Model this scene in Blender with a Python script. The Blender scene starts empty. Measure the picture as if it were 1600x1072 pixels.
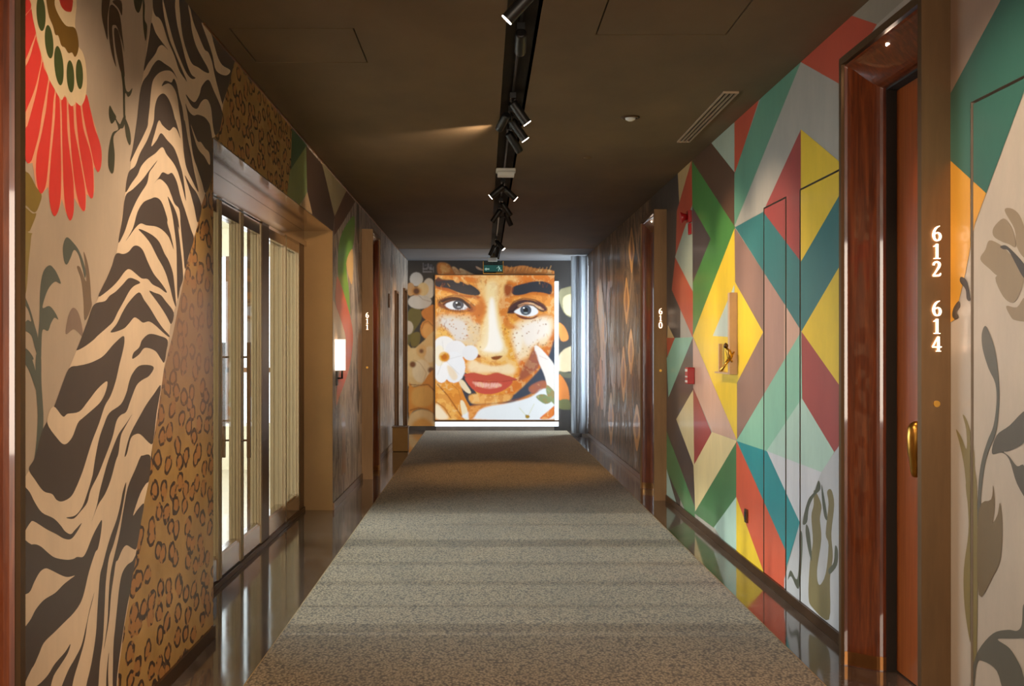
import bpy, bmesh, math, random
import numpy as np
from mathutils import Vector, Matrix
from mathutils.geometry import tessellate_polygon

random.seed(7)
rng = np.random.default_rng(11)
S = bpy.context.scene
C = S.collection

# ------------------------------------------------------------------ camera
F = 1800.0; CX = 756.0; CY = 545.5; H = 1.30          # focal length in px, vanishing point, eye height
cam_d = bpy.data.cameras.new('camera'); cam = bpy.data.objects.new('camera', cam_d); C.objects.link(cam)
cam.location = (0, 0, H); cam.rotation_euler = (math.pi / 2, 0, 0)
cam_d.sensor_width = 36; cam_d.lens = F / 1600 * 36
cam_d.shift_x = (800 - CX) / 1600; cam_d.shift_y = (CY - 536) / 1600
cam_d.clip_start = 0.05; cam_d.clip_end = 100
S.camera = cam

# ------------------------------------------------------------------ world, exposure, big daylight sources and added fill lights
w = bpy.data.worlds.new('world'); S.world = w; w.use_nodes = True
w.node_tree.nodes['Background'].inputs[0].default_value = (0.55, 0.68, 0.9, 1)
w.node_tree.nodes['Background'].inputs[1].default_value = 0.6
S.view_settings.view_transform = 'Standard'; S.view_settings.look = 'None'
S.view_settings.exposure = 0.32; S.view_settings.gamma = 1; S.view_settings.use_curve_mapping = False

def area(name, loc, rot, sx, sy, power, col, spread=180):
    l = bpy.data.lights.new(name, 'AREA'); l.shape = 'RECTANGLE'; l.size = sx; l.size_y = sy
    l.energy = power; l.color = col; l.spread = math.radians(spread)
    o = bpy.data.objects.new(name, l); C.objects.link(o); o.location = loc; o.rotation_euler = rot
    return o
WARM = (1.0, 0.76, 0.53); COOL = (0.82, 0.9, 1.0)
area('daylight_room', (-4.72, 8.6, 1.55), (0, -math.pi / 2, 0), 2.2, 6.2, 380, COOL)
area('daylight_end', (2.02, 17.85, 1.45), (0, math.pi / 2, 0), 2.3, 1.05, 85, (0.78, 0.88, 1.0))
area('room_fill', (-3.2, 9.0, 2.55), (0, 0, 0), 2.4, 5.0, 25, (1.0, .93, .8))  # unseen fill added to brighten the room behind the glass
area('fill_rear', (0.17, -3.6, 1.5), (math.pi / 2, 0, 0), 2.4, 2.0, 170, (1.0, 0.84, 0.66))  # unseen fill light added behind the camera

sun = bpy.data.lights.new('sun', 'SUN'); sun.energy = 1.5; sun.angle = math.radians(2.2); sun.color = (1.0, .95, .86)
so_ = bpy.data.objects.new('sun', sun); C.objects.link(so_); so_.rotation_euler = Vector((1, .0, -.36)).to_track_quat('-Z', 'Y').to_euler()

# ------------------------------------------------------------------ materials
def srgb(h):
    h = h.lstrip('#'); c = [int(h[i:i + 2], 16) / 255 for i in (0, 2, 4)]
    return tuple((v / 12.92 if v <= 0.04045 else ((v + 0.055) / 1.055) ** 2.4) for v in c)

class Mat:
    def __init__(s, name):
        s.m = bpy.data.materials.new(name); s.m.use_nodes = True
        s.nt = s.m.node_tree; s.b = s.nt.nodes['Principled BSDF']
    def n(s, t, **k):
        nd = s.nt.nodes.new(t)
        for a, v in k.items():
            if a in nd.inputs.keys(): nd.inputs[a].default_value = v
            else: setattr(nd, a, v)
        return nd
    def l(s, a, b): s.nt.links.new(a, b)
    def set(s, **k):
        for a, v in k.items():
            s.b.inputs[a.replace('_', ' ')].default_value = v
        return s
    def pos(s, scale=(1, 1, 1)):
        g = s.n('ShaderNodeNewGeometry'); mp = s.n('ShaderNodeMapping'); mp.inputs['Scale'].default_value = scale
        s.l(g.outputs['Position'], mp.inputs['Vector']); return mp.outputs[0]
    def noise(s, scale, detail=4, sc=(1, 1, 1), rough=.6, dist=0):
        t = s.n('ShaderNodeTexNoise'); t.inputs['Scale'].default_value = scale; t.inputs['Detail'].default_value = detail
        t.inputs['Roughness'].default_value = rough; t.inputs['Distortion'].default_value = dist
        s.l(s.pos(sc), t.inputs['Vector']); return t.outputs['Fac']
    def ramp(s, fac, stops):
        r = s.n('ShaderNodeValToRGB'); e = r.color_ramp.elements
        while len(e) < len(stops): e.new(0.5)
        for i, (p, c) in enumerate(stops):
            e[i].position = p; e[i].color = (c[0], c[1], c[2], 1)
        s.l(fac, r.inputs[0]); return r.outputs[0]
    def bump(s, fac, strength=.2, dist=.01):
        b = s.n('ShaderNodeBump'); b.inputs['Strength'].default_value = strength; b.inputs['Distance'].default_value = dist
        s.l(fac, b.inputs['Height']); s.l(b.outputs[0], s.b.inputs['Normal'])
    def mix(s, a, b, fac, mode='MIX'):
        m = s.n('ShaderNodeMix'); m.data_type = 'RGBA'; m.blend_type = mode
        for sock, v in ((m.inputs[0], fac), (m.inputs[6], a), (m.inputs[7], b)):
            if hasattr(v, 'is_linked') or hasattr(v, 'node'): s.l(v, sock)
            else: sock.default_value = v if not isinstance(v, tuple) else (v[0], v[1], v[2], 1)
        return m.outputs[2]
    def col(s, sock): s.l(sock, s.b.inputs['Base Color']); return s
    def vary(s, c, amt=.15, scale=6, sc=(1, 1, 1)):
        lo = tuple(v * (1 - amt) for v in c); hi = tuple(min(1, v * (1 + amt)) for v in c)
        return s.col(s.ramp(s.noise(scale, 5, sc), [(.3, lo), (.7, hi)]))

def simple(name, c, rough=.5, metal=0, coat=0, amt=.12, scale=8, sc=(1, 1, 1), bump=0):
    m = Mat(name); m.set(Roughness=rough, Metallic=metal)
    if coat: m.b.inputs['Coat Weight'].default_value = coat; m.b.inputs['Coat Roughness'].default_value = .04
    m.vary(c, amt, scale, sc)
    if bump: m.bump(m.noise(scale * 4, 3, sc), bump, .003)
    return m.m

M = {}
M['bronze'] = simple('brushed_bronze', srgb('#6d5338'), .40, .8, amt=.10, scale=5, sc=(6, 6, .8))
M['bronze_dark'] = simple('dark_bronze', srgb('#5f4631'), .35, .85, amt=.15, scale=5)
M['bronze_edge'] = simple('bronze_edge', srgb('#9a6a3e'), .3, .9, amt=.1)
M['profile'] = simple('champagne_profile', srgb('#a08a6a'), .38, .35, amt=.10, scale=4, sc=(60, 60, .4))
M['steel'] = simple('polished_bronze_steel', srgb('#b6aaa0'), .12, 1.0, amt=.08, scale=3, sc=(1, 3, 1))
M['jamb'] = simple('tan_wall_paint', srgb('#a17a47'), .5, .2, amt=.08, scale=3)
M['black'] = simple('black_metal', (.012, .011, .010), .45, .0, amt=.2)
M['channel'] = simple('channel_black', (.035, .028, .02), .8, amt=.2)
M['gap'] = simple('shadow_gap', (.02, .015, .012), .8)
M['brass'] = simple('aged_brass', srgb('#b98a3e'), .28, .95, amt=.2, scale=14)
M['red'] = simple('red_plastic', srgb('#a3161c'), .3, amt=.1)
M['white'] = simple('white_plastic', srgb('#d8d4cc'), .4, amt=.05)
M['cream'] = simple('cream_wall', srgb('#ded2b4'), .6, amt=.05)
M['room_floor'] = simple('room_floor', srgb('#b8ab98'), .25, amt=.1)
M['grille'] = simple('grille_metal', srgb('#b79c80'), .4, .3, amt=.1)
M['linen'] = simple('linen_shade', srgb('#efe0c4'), .8, amt=.05, scale=60)
M['bin'] = simple('bin_bronze', srgb('#8a6428'), .5, .2, amt=.1)
M['back'] = simple('wall_core', srgb('#8c8074'), .7)
M['sconce_stone'] = simple('beige_metal', srgb('#caa685'), .4, .2, amt=.08)

def emis(name, c, st):
    m = Mat(name); m.set(Roughness=.5); m.b.inputs['Base Color'].default_value = (*c, 1)
    m.b.inputs['Emission Color'].default_value = (*c, 1); m.b.inputs['Emission Strength'].default_value = st
    return m.m
M['lens'] = emis('lit_lens', (1, .84, .68), 9)
M['digit'] = emis('lit_digit', (1, .74, .52), 3.0)
M['led'] = emis('led_edge', (.88, .93, 1), .85)
M['day'] = emis('daylight_pane', (.86, .92, 1), .9)
M['sconce_lit'] = emis('lit_shade', (1, .82, .62), 1.3)

# lacquered wood
m = Mat('lacquered_wood'); m.set(Roughness=.32); m.b.inputs['Coat Weight'].default_value = 1; m.b.inputs['Coat Roughness'].default_value = .035
g = m.noise(3, 8, (14, 14, .9), .65, .6)
m.col(m.ramp(g, [(.25, srgb('#3a1607')), (.5, srgb('#6b2f10')), (.75, srgb('#934a1c'))])); M['wood'] = m.m
m = Mat('door_veneer'); m.set(Roughness=.3); m.b.inputs['Coat Weight'].default_value = .8; m.b.inputs['Coat Roughness'].default_value = .05
g = m.noise(4, 8, (14, 14, .6), .6, .4)
m.col(m.ramp(g, [(.25, srgb('#8a4114')), (.55, srgb('#a65520')), (.8, srgb('#b8662c'))])); M['veneer'] = m.m

# ceiling
m = Mat('ceiling_plaster'); m.set(Roughness=.75)
g = m.noise(1.6, 6, (1, .5, 1))
m.col(m.ramp(g, [(.3, srgb('#5c4a30')), (.7, srgb('#715a3b'))])); m.bump(m.noise(90, 3), .15, .002); M['ceiling'] = m.m

# polished floor
m = Mat('polished_stone'); m.b.inputs['Specular IOR Level'].default_value = .75
g = m.noise(2.2, 8, (1.6, 1, 1), .65, 1.2)
base = m.ramp(g, [(.3, srgb('#352e2a')), (.55, srgb('#544a44')), (.75, srgb('#6c6058'))])
v = m.noise(1.3, 9, (2.2, .8, 1), .7, 3.0)
vein = m.ramp(v, [(.485, (0, 0, 0)), (.5, (1, 1, 1)), (.515, (0, 0, 0))])
m.col(m.mix(base, srgb('#8f857c'), m.n('ShaderNodeMath').outputs[0]))
mth = [n for n in m.nt.nodes if n.bl_idname == 'ShaderNodeMath'][0]; mth.operation = 'MULTIPLY'
m.l(vein, mth.inputs[0]); mth.inputs[1].default_value = .35
rr = m.ramp(m.noise(3, 5), [(.3, (.05,) * 3), (.8, (.14,) * 3)]); m.l(rr, m.b.inputs['Roughness'])
m.bump(m.noise(1.4, 2), .02, .01); M['floor'] = m.m

# carpet
m = Mat('boucle_carpet'); m.set(Roughness=.95); m.b.inputs['Sheen Weight'].default_value = .15
vz = m.n('ShaderNodeTexVoronoi'); vz.inputs['Scale'].default_value = 78; m.l(m.pos((1.25, .75, 1)), vz.inputs['Vector'])
n2 = m.noise(3, 4, (1, .35, 1)); n3 = m.noise(140, 2, (1, .5, 1))
c1 = m.ramp(vz.outputs['Distance'], [(.1, srgb('#b3a58a')), (.45, srgb('#8d7d60')), (.8, srgb('#45381f'))])
c2 = m.ramp(n2, [(.3, (.82, .82, .82)), (.7, (1.1, 1.08, 1.05))])
c3 = m.ramp(n3, [(.35, (.72, .7, .66)), (.65, (1.1, 1.1, 1.1))])
m.col(m.mix(m.mix(c1, c2, 1.0, 'MULTIPLY'), c3, 1.0, 'MULTIPLY')); m.bump(vz.outputs['Distance'], -.8, .008); M['carpet'] = m.m
M['carpet_edge'] = simple('carpet_binding', srgb('#a38c66'), .9)

# architectural glass
def arch_glass(name, tint, rough=0.0):
    m = Mat(name); nt = m.nt; nt.nodes.remove(m.b)
    tr = nt.nodes.new('ShaderNodeBsdfTransparent'); tr.inputs[0].default_value = (*tint, 1)
    gl = nt.nodes.new('ShaderNodeBsdfGlossy'); gl.inputs['Roughness'].default_value = rough + .01
    lw = nt.nodes.new('ShaderNodeLayerWeight'); pw = nt.nodes.new('ShaderNodeMath'); pw.operation = 'POWER'; pw.inputs[1].default_value = 6; nt.links.new(lw.outputs['Facing'], pw.inputs[0]); fr = nt.nodes.new('ShaderNodeMath'); fr.operation = 'MULTIPLY_ADD'; fr.inputs[1].default_value = .4; fr.inputs[2].default_value = .03; nt.links.new(pw.outputs[0], fr.inputs[0])
    mx = nt.nodes.new('ShaderNodeMixShader'); out = nt.nodes['Material Output']
    nt.links.new(fr.outputs[0], mx.inputs[0]); nt.links.new(tr.outputs[0], mx.inputs[1]); nt.links.new(gl.outputs[0], mx.inputs[2])
    nt.links.new(mx.outputs[0], out.inputs[0]); return m.m
M['glass'] = arch_glass('clear_glass', (.93, .96, .94))
M['acrylic'] = arch_glass('acrylic', (.75, .85, .8))

# paints
def paint(name, emit=0.0, coat=.28):
    m = Mat(name); m.set(Roughness=.45); m.b.inputs['Coat Weight'].default_value = coat; m.b.inputs['Coat Roughness'].default_value = .12
    a = m.n('ShaderNodeAttribute', attribute_name='Col')
    v = m.ramp(m.noise(3.5, 6, (1, 1, .45), .7), [(.3, (.86, .86, .87)), (.7, (1.06, 1.05, 1.04))])
    c = m.mix(a.outputs['Color'], v, 1.0, 'MULTIPLY'); m.col(c)
    if emit:
        m.col(m.mix(c, (.25, .25, .25), 1.0, 'MULTIPLY'))
        m.l(a.outputs['Color'], m.b.inputs['Emission Color']); m.b.inputs['Emission Strength'].default_value = emit
    return m.m
M['paint'] = paint('mural_paint')
M['print'] = paint('lightbox_print', .60, .0)

m = Mat('leopard_paint'); m.set(Roughness=.5); m.b.inputs['Coat Weight'].default_value = .3; m.b.inputs['Coat Roughness'].default_value = .15
vn = m.n('ShaderNodeTexVoronoi'); vn.voronoi_dimensions = '2D'; vn.inputs['Scale'].default_value = 11.0; vn.inputs['Randomness'].default_value = .8
dn = m.n('ShaderNodeTexNoise'); dn.inputs['Scale'].default_value = 14; dn.inputs['Detail'].default_value = 2
_g = m.n('ShaderNodeNewGeometry'); _s = m.n('ShaderNodeSeparateXYZ'); _c = m.n('ShaderNodeCombineXYZ'); m.l(_g.outputs['Position'], _s.inputs[0]); _m = m.n('ShaderNodeMath', operation='MULTIPLY'); _m.inputs[1].default_value = .72; m.l(_s.outputs['Y'], _m.inputs[0]); m.l(_m.outputs[0], _c.inputs[0]); m.l(_s.outputs['Z'], _c.inputs[1]); p0 = _c.outputs[0]; m.l(p0, dn.inputs['Vector'])
ad = m.n('ShaderNodeMixRGB'); ad.blend_type = 'LINEAR_LIGHT'; ad.inputs[0].default_value = .022
m.l(p0, ad.inputs[1]); m.l(dn.outputs['Color'], ad.inputs[2]); m.l(ad.outputs[0], vn.inputs['Vector'])
ring = m.ramp(vn.outputs['Distance'], [(.0, (.45,) * 3), (.22, (.5,) * 3), (.30, (1,) * 3), (.40, (1,) * 3), (.44, (0,) * 3)])
brk = m.ramp(m.noise(22, 2, (1, .8, 1)), [(.40, (0, 0, 0)), (.47, (1, 1, 1))])
tan = m.ramp(m.noise(4, 5), [(.3, srgb('#94713a')), (.7, srgb('#b38d50'))])
inner = srgb('#a3713a'); dark = srgb('#38261a')
s1 = m.ramp(ring, [(.0, (0,) * 3), (.3, (0,) * 3), (.42, (1,) * 3)])
s2 = m.ramp(ring, [(.6, (0,) * 3), (.85, (1,) * 3)])
c = m.mix(tan, inner, s1)
mm = m.mix(s2, brk, 1.0, 'MULTIPLY')
c = m.mix(c, dark, mm)
sx = m.n('ShaderNodeSeparateXYZ'); gg = m.n('ShaderNodeNewGeometry'); m.l(gg.outputs['Position'], sx.inputs[0])
md = m.n('ShaderNodeMapRange'); md.inputs[1].default_value = .85; md.inputs[2].default_value = 1.25; m.l(sx.outputs['Z'], md.inputs[0])
md2 = m.n('ShaderNodeMapRange'); md2.inputs[1].default_value = 1.75; md2.inputs[2].default_value = 1.5; m.l(sx.outputs['Z'], md2.inputs[0])
mu = m.n('ShaderNodeMath', operation='MULTIPLY'); m.l(md.outputs[0], mu.inputs[0]); m.l(md2.outputs[0], mu.inputs[1])
mu2 = m.n('ShaderNodeMath', operation='MULTIPLY'); m.l(mu.outputs[0], mu2.inputs[0]); mu2.inputs[1].default_value = .7
c = m.mix(c, srgb('#83695d'), mu2.outputs[0]); m.col(c); M['leopard'] = m.m

def abstract(name, cols, sc, scale=3):
    m = Mat(name); m.set(Roughness=.5); m.b.inputs['Coat Weight'].default_value = .15; m.b.inputs['Coat Roughness'].default_value = .2
    a = m.noise(scale, 8, sc, .7, 1.5)
    st = [(.3 + .45 * i / (len(cols) - 1), srgb(c)) for i, c in enumerate(cols)]
    m.col(m.ramp(a, st)); return m.m
M['abs_brown'] = abstract('abstract_brown', ['#2b211c', '#4a3a30', '#8f7a63', '#3d302a', '#a88a68', '#5d4c42', '#c08a5c', '#332722'], (1, .8, .3), 2.0)
M['abs_grey'] = abstract('abstract_grey', ['#5d5650', '#a89d94', '#6f6862', '#c2b4a6', '#625a58', '#c4a488', '#56504c'], (1, .8, .3), 2.0)
M['abs_dark'] = abstract('abstract_dark', ['#3a322e', '#4a423c', '#5c5048'], (1, .8, .6), 3)

# ------------------------------------------------------------------ mesh helpers
def tag(o, label=None, cat=None, group=None, kind=None):
    if label: o['label'] = label
    if cat: o['category'] = cat
    if group: o['group'] = group
    if kind: o['kind'] = kind
    return o

def empty(name, loc, label, cat, group=None, kind=None):
    o = bpy.data.objects.new(name, None); C.objects.link(o); o.location = loc; o.empty_display_size = .1
    return tag(o, label, cat, group, kind)

class MB:
    def __init__(s): s.v = []; s.f = []; s.mi = []; s.sm = []
    def quad(s, a, b, c, d, mi=0, sm=False):
        i = len(s.v); s.v += [a, b, c, d]; s.f.append((i, i + 1, i + 2, i + 3)); s.mi.append(mi); s.sm.append(sm)
    def box(s, x0, x1, y0, y1, z0, z1, mi=0):
        x0, x1 = min(x0, x1), max(x0, x1); y0, y1 = min(y0, y1), max(y0, y1); z0, z1 = min(z0, z1), max(z0, z1)
        i = len(s.v)
        s.v += [(x0, y0, z0), (x1, y0, z0), (x1, y1, z0), (x0, y1, z0), (x0, y0, z1), (x1, y0, z1), (x1, y1, z1), (x0, y1, z1)]
        for q in ((0, 3, 2, 1), (4, 5, 6, 7), (0, 1, 5, 4), (1, 2, 6, 5), (2, 3, 7, 6), (3, 0, 4, 7)):
            s.f.append(tuple(i + k for k in q)); s.mi.append(mi); s.sm.append(False)
        return s
    def lathe(s, a, b, prof, n=20, mi=0, cap=True):
        """prof: list of (t along a->b in metres, radius)"""
        a = Vector(a); ax = (Vector(b) - a).normalized()
        t = Vector((0, 0, 1)) if abs(ax.z) < .9 else Vector((1, 0, 0))
        u = ax.cross(t).normalized(); v = ax.cross(u)
        base = len(s.v)
        for (h, r) in prof:
            for k in range(n):
                an = 2 * math.pi * k / n
                s.v.append(tuple(a + ax * h + (u * math.cos(an) + v * math.sin(an)) * r))
        for j in range(len(prof) - 1):
            for k in range(n):
                k2 = (k + 1) % n
                s.f.append((base + j * n + k, base + j * n + k2, base + (j + 1) * n + k2, base + (j + 1) * n + k)); s.mi.append(mi); s.sm.append(True)
        if cap:
            s.f.append(tuple(base + k for k in range(n))[::-1]); s.mi.append(mi); s.sm.append(False)
            s.f.append(tuple(base + (len(prof) - 1) * n + k for k in range(n))); s.mi.append(mi); s.sm.append(False)
        return s
    def cyl(s, a, b, r, n=20, mi=0, r2=None):
        L = (Vector(b) - Vector(a)).length
        return s.lathe(a, b, [(0, r), (L, r if r2 is None else r2)], n, mi)
    def tube(s, pts, rad, n=10, mi=0):
        pts = [Vector(p) for p in pts]; base = len(s.v); m_ = len(pts)
        rs = rad if isinstance(rad, (list, tuple)) else [rad] * m_
        for i, p in enumerate(pts):
            d = (pts[min(i + 1, m_ - 1)] - pts[max(i - 1, 0)]).normalized()
            t = Vector((0, 0, 1)) if abs(d.z) < .9 else Vector((0, 1, 0))
            u = d.cross(t).normalized(); v = d.cross(u)
            for k in range(n):
                an = 2 * math.pi * k / n; s.v.append(tuple(p + (u * math.cos(an) + v * math.sin(an)) * rs[i]))
        for j in range(m_ - 1):
            for k in range(n):
                k2 = (k + 1) % n
                s.f.append((base + j * n + k, base + j * n + k2, base + (j + 1) * n + k2, base + (j + 1) * n + k)); s.mi.append(mi); s.sm.append(True)
        s.f.append(tuple(base + k for k in range(n))[::-1]); s.mi.append(mi); s.sm.append(False)
        s.f.append(tuple(base + (m_ - 1) * n + k for k in range(n))); s.mi.append(mi); s.sm.append(False)
        return s
    def build(s, name, mats, parent=None, origin=None, bevel=0, kind=None):
        me = bpy.data.meshes.new(name)
        o_ = Vector(origin) if origin is not None else (Vector(parent.matrix_world.translation) if parent else Vector((0, 0, 0)))
        if parent is not None and origin is None: o_ = worldloc(parent)
        me.from_pydata([(a - o_.x, b - o_.y, c - o_.z) for a, b, c in s.v], [], s.f)
        mats = mats if isinstance(mats, (list, tuple)) else [mats]
        for mt in mats: me.materials.append(mt)
        me.polygons.foreach_set('material_index', s.mi); me.polygons.foreach_set('use_smooth', s.sm)
        bm = bmesh.new(); bm.from_mesh(me); bmesh.ops.recalc_face_normals(bm, faces=bm.faces)
        if bevel:
            bmesh.ops.bevel(bm, geom=[e for e in bm.edges if len(e.link_faces) == 2 and e.calc_face_angle(0) > .6], offset=bevel, segments=2, affect='EDGES', profile=.6)
        bm.to_mesh(me); bm.free(); me.update()
        ob = bpy.data.objects.new(name, me); C.objects.link(ob)
        if parent is not None: ob.parent = parent
        else: ob.location = o_
        if kind: ob['kind'] = kind
        return ob

def worldloc(o):
    v = Vector((0, 0, 0))
    while o is not None: v += o.location; o = o.parent
    return v

XL = -1.22; XR = 1.57; ZC = 2.72; Y0 = -4.0; YE = 18.45
def proj_wall(side):
    X = XR if side > 0 else -XL
    def f(x, y):
        d = (x - CX) * side
        Y = F * X / max(d, 1e-3)
        return (Y, H + (CY - y) * Y / F)
    return f
LP = proj_wall(-1); RP = proj_wall(1)

def smooth(pts, n=5):
    out = []; m_ = len(pts)
    for i in range(m_):
        p0, p1, p2, p3 = (np.array(pts[(i + k - 1) % m_], float) for k in range(4))
        for t in np.linspace(0, 1, n, endpoint=False):
            out.append(tuple(.5 * ((2 * p1) + (-p0 + p2) * t + (2 * p0 - 5 * p1 + 4 * p2 - p3) * t * t + (-p0 + 3 * p1 - 3 * p2 + p3) * t ** 3)))
    return out

def clip_convex(poly, r):
    def half(ps, ax, val, sgn):
        out = []
        for i in range(len(ps)):
            a, b = ps[i], ps[(i + 1) % len(ps)]
            da, db = sgn * (a[ax] - val), sgn * (b[ax] - val)
            if da >= 0: out.append(a)
            if (da >= 0) != (db >= 0):
                t = da / (da - db); out.append((a[0] + (b[0] - a[0]) * t, a[1] + (b[1] - a[1]) * t))
        return out
    for ax, val, sg in ((0, r[0], 1), (0, r[1], -1), (1, r[2], 1), (1, r[3], -1)):
        if len(poly) < 3: return []
        poly = half(poly, ax, val, sg)
    return poly if len(poly) >= 3 else []

def rects_minus(outer, holes):
    ys = sorted({outer[0], outer[1]} | {min(max(h[k], outer[0]), outer[1]) for h in holes for k in (0, 1)})
    out = []
    for a, b in zip(ys[:-1], ys[1:]):
        if b - a < 1e-6: continue
        segs = [(outer[2], outer[3])]
        for h in holes:
            if h[0] < b - 1e-6 and h[1] > a + 1e-6:
                ns = []
                for lo, hi in segs:
                    if h[2] > lo: ns.append((lo, min(hi, h[2])))
                    if h[3] < hi: ns.append((max(lo, h[3]), hi))
                segs = [q for q in ns if q[1] - q[0] > 1e-6]
        out += [(a, b, lo, hi) for lo, hi in segs]
    return out

def mural(name, shapes, rects, xplane, side, parent, mats):
    """shapes: (layer, colour tuple or material index, [(Y,z)...]); paint layers 0.4 mm apart on the wall face"""
    v = []; f = []; mi = []; col = []
    for order, (lay, c, pts) in enumerate(sorted(shapes, key=lambda q: q[0])):
        tris = tessellate_polygon([[Vector((p[0], p[1], 0)) for p in pts]])
        x = xplane - side * (.001 + .000008 * order)
        mid, cc = (c, (1, 1, 1)) if isinstance(c, int) else (0, c)
        for t in tris:
            tp = [pts[k] for k in t]
            for r in rects:
                q = clip_convex(tp, r)
                if len(q) < 3: continue
                i = len(v); v += [(x, p[0], p[1]) for p in q]; f.append(tuple(range(i, i + len(q)))); mi.append(mid); col += [cc] * len(q)
    me = bpy.data.meshes.new(name); o_ = worldloc(parent)
    me.from_pydata([(a - o_.x, b - o_.y, c - o_.z) for a, b, c in v], [], f)
    for mt in mats: me.materials.append(mt)
    me.polygons.foreach_set('material_index', mi)
    at = me.color_attributes.new('Col', 'FLOAT_COLOR', 'POINT')
    arr = np.ones((len(v), 4), np.float32); arr[:, :3] = np.array(col, np.float32).reshape(-1, 3)
    at.data.foreach_set('color', arr.ravel()); me.update()
    ob = bpy.data.objects.new(name, me); C.objects.link(ob); ob.parent = parent
    return ob

# ------------------------------------------------------------------ openings
P612 = (3.87, 4.77); P610 = (9.88, 10.77); P611 = (11.5, 12.36); PN = (1.88, 2.79); ZP = 2.5
GL = (5.19, 9.30, 2.255)                      # glazed recess in the left wall
hole = lambda p, z=ZP: (p[0] + .01, p[1] - .01, -1, z - .01)
SD = [(5.992, 6.44, 2.083), (4.80, 5.70, 2.085), (2.72, 3.69, 2.085)]   # painted service doors
holesR = [hole(P612), hole(P610)] + [(a - (.0 if i == 1 else .022), b + .022, -1, z + .010) for i, (a, b, z) in enumerate(SD)] + [(17.3, 18.42, .18, 2.66)]
holesL = [(GL[0], GL[1], -1, GL[2]), hole(P611), hole(PN), (15.72, 16.15, -1, 2.10), (17.35, 17.95, -1, 2.22)]
outer = (Y0, YE, 0.0, ZC)

def wall(name, x, side, holes, label):
    b = MB()
    for (a, c, lo, hi) in rects_minus(outer, [(h[0], h[1], -1 if h[2] < 0 else h[2], h[3]) for h in holes]):
        b.box(x, x + side * .14, a, c, lo, hi)
    o = b.build(name, M['back'], kind='structure'); tag(o, label, 'wall'); return o
wl = wall('wall_left', XL, -1, holesL, 'left corridor wall painted with zebra and leopard pattern mural')
wr = wall('wall_right', XR, 1, holesR, 'right corridor wall painted with colourful geometric diamonds mural')

# floor, rear, ceiling
fl = MB().box(XL - .5, XR + .6, Y0 - .1, YE + .1, -.12, 0).build('floor', M['floor'], kind='structure'); tag(fl, 'dark polished stone corridor floor along both sides of the carpet', 'floor')
CH = (.097, .242)
hatches = [(.504, 1.097, 4.55, 5.21), (-1.13, -.574, 5.1, 5.71)]
b = MB()
for r in rects_minus((XL - .45, XR + .5, Y0, YE + .1), [(CH[0], CH[1], Y0 + .3, 18.2)] + [(h[0], h[1], h[2], h[3]) for h in hatches]):
    b.box(r[0], r[1], r[2], r[3], ZC, ZC + .1)
cl = b.build('ceiling', M['ceiling'], kind='structure'); tag(cl, 'dark brown plaster ceiling over the corridor', 'ceiling')
b = MB(); b.box(CH[0] - .01, CH[0], Y0 + .3, 18.2, ZC + .002, ZC + .12); b.box(CH[1], CH[1] + .01, Y0 + .3, 18.2, ZC + .002, ZC + .12); b.box(CH[0] - .01, CH[1] + .01, Y0 + .3, 18.2, ZC + .1, ZC + .13)
b.build('lighting_channel', M['channel'], cl)
b = MB(); b.box(.163, .177, Y0 + .4, 18.1, ZC + .075, ZC + .1); b.build('power_track', M['black'], cl)
M['ceil_daylit_grey'] = simple('daylit_ceiling_grey', srgb('#727276'), .7, amt=.03)  # window light on the end of the ceiling, put into the colour
b = MB(); b.box(XL, CH[0], 16.3, YE, ZC - .003, ZC + .003); b.box(CH[1], XR, 16.3, YE, ZC - .003, ZC + .003); b.box(CH[0], CH[1], 18.2, YE, ZC - .003, ZC + .003); b.build('daylit_end_section', M['ceil_daylit_grey'], cl)  # thin overlay carrying the painted daylight tone
for i, h in enumerate(hatches):
    g = .007
    t = MB().box(h[0] + g, h[1] - g, h[2] + g, h[3] - g, ZC + .001, ZC + .02).build('access_hatch', M['ceiling'], origin=((h[0] + h[1]) / 2, (h[2] + h[3]) / 2, ZC))
    tag(t, ['square access hatch in the ceiling, right of the black lighting channel', 'square access hatch in the ceiling near the left zebra wall'][i], 'hatch')
    MB().box(h[0], h[1], h[2], h[3], ZC + .03, ZC + .04).build('hatch_void', M['gap'], cl)

wb = MB().box(XL - .45, XR + .55, YE, YE + .12, 0, ZC).build('wall_back', M['back'], kind='structure'); tag(wb, 'end wall of the corridor painted with flowers and hair around the portrait', 'wall')
wf = MB(); wf.box(XL - .1, -1.05, Y0 + .1, Y0, 0, ZC); wf.box(1.4, XR + .1, Y0 + .1, Y0, 0, ZC); wf.box(-1.05, 1.4, Y0 + .1, Y0, 0, .4); wf.box(-1.05, 1.4, Y0 + .1, Y0, 2.6, ZC)  # unseen rear wall; its opening is made up for the fill light
tag(wf.build('wall_rear', M['cream'], kind='structure'), 'cream wall behind the camera with an opening added for the fill light', 'wall')

# baseboards
def base(name, side, x, holes, h, mat, label):
    b = MB()
    for (a, c, lo, hi) in rects_minus((Y0, 17.3 if side > 0 else YE, 0.0, h), [(q[0], q[1], -1, 9) for q in holes if q[2] < 0]):
        b.box(x, x - side * .012, a, c, .001, h)
    tag(b.build(name, mat, kind='structure'), label, 'baseboard')
base('baseboard_left', -1, XL, holesL, .058, M['bronze_dark'], 'low bronze skirting along the left mural wall')
hb = [hole(P612), hole(P610)]
base('baseboard_right', 1, XR, hb, .05, M['bronze_dark'], 'low bronze skirting along the geometric mural wall')
tag(MB().box(XL, XL + .008, 5.0, 17.9, ZC - .012, ZC - .002).build('trim_1', M['bronze_edge'], kind='structure'), 'thin bronze trim where left wall meets ceiling', 'trim')

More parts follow.
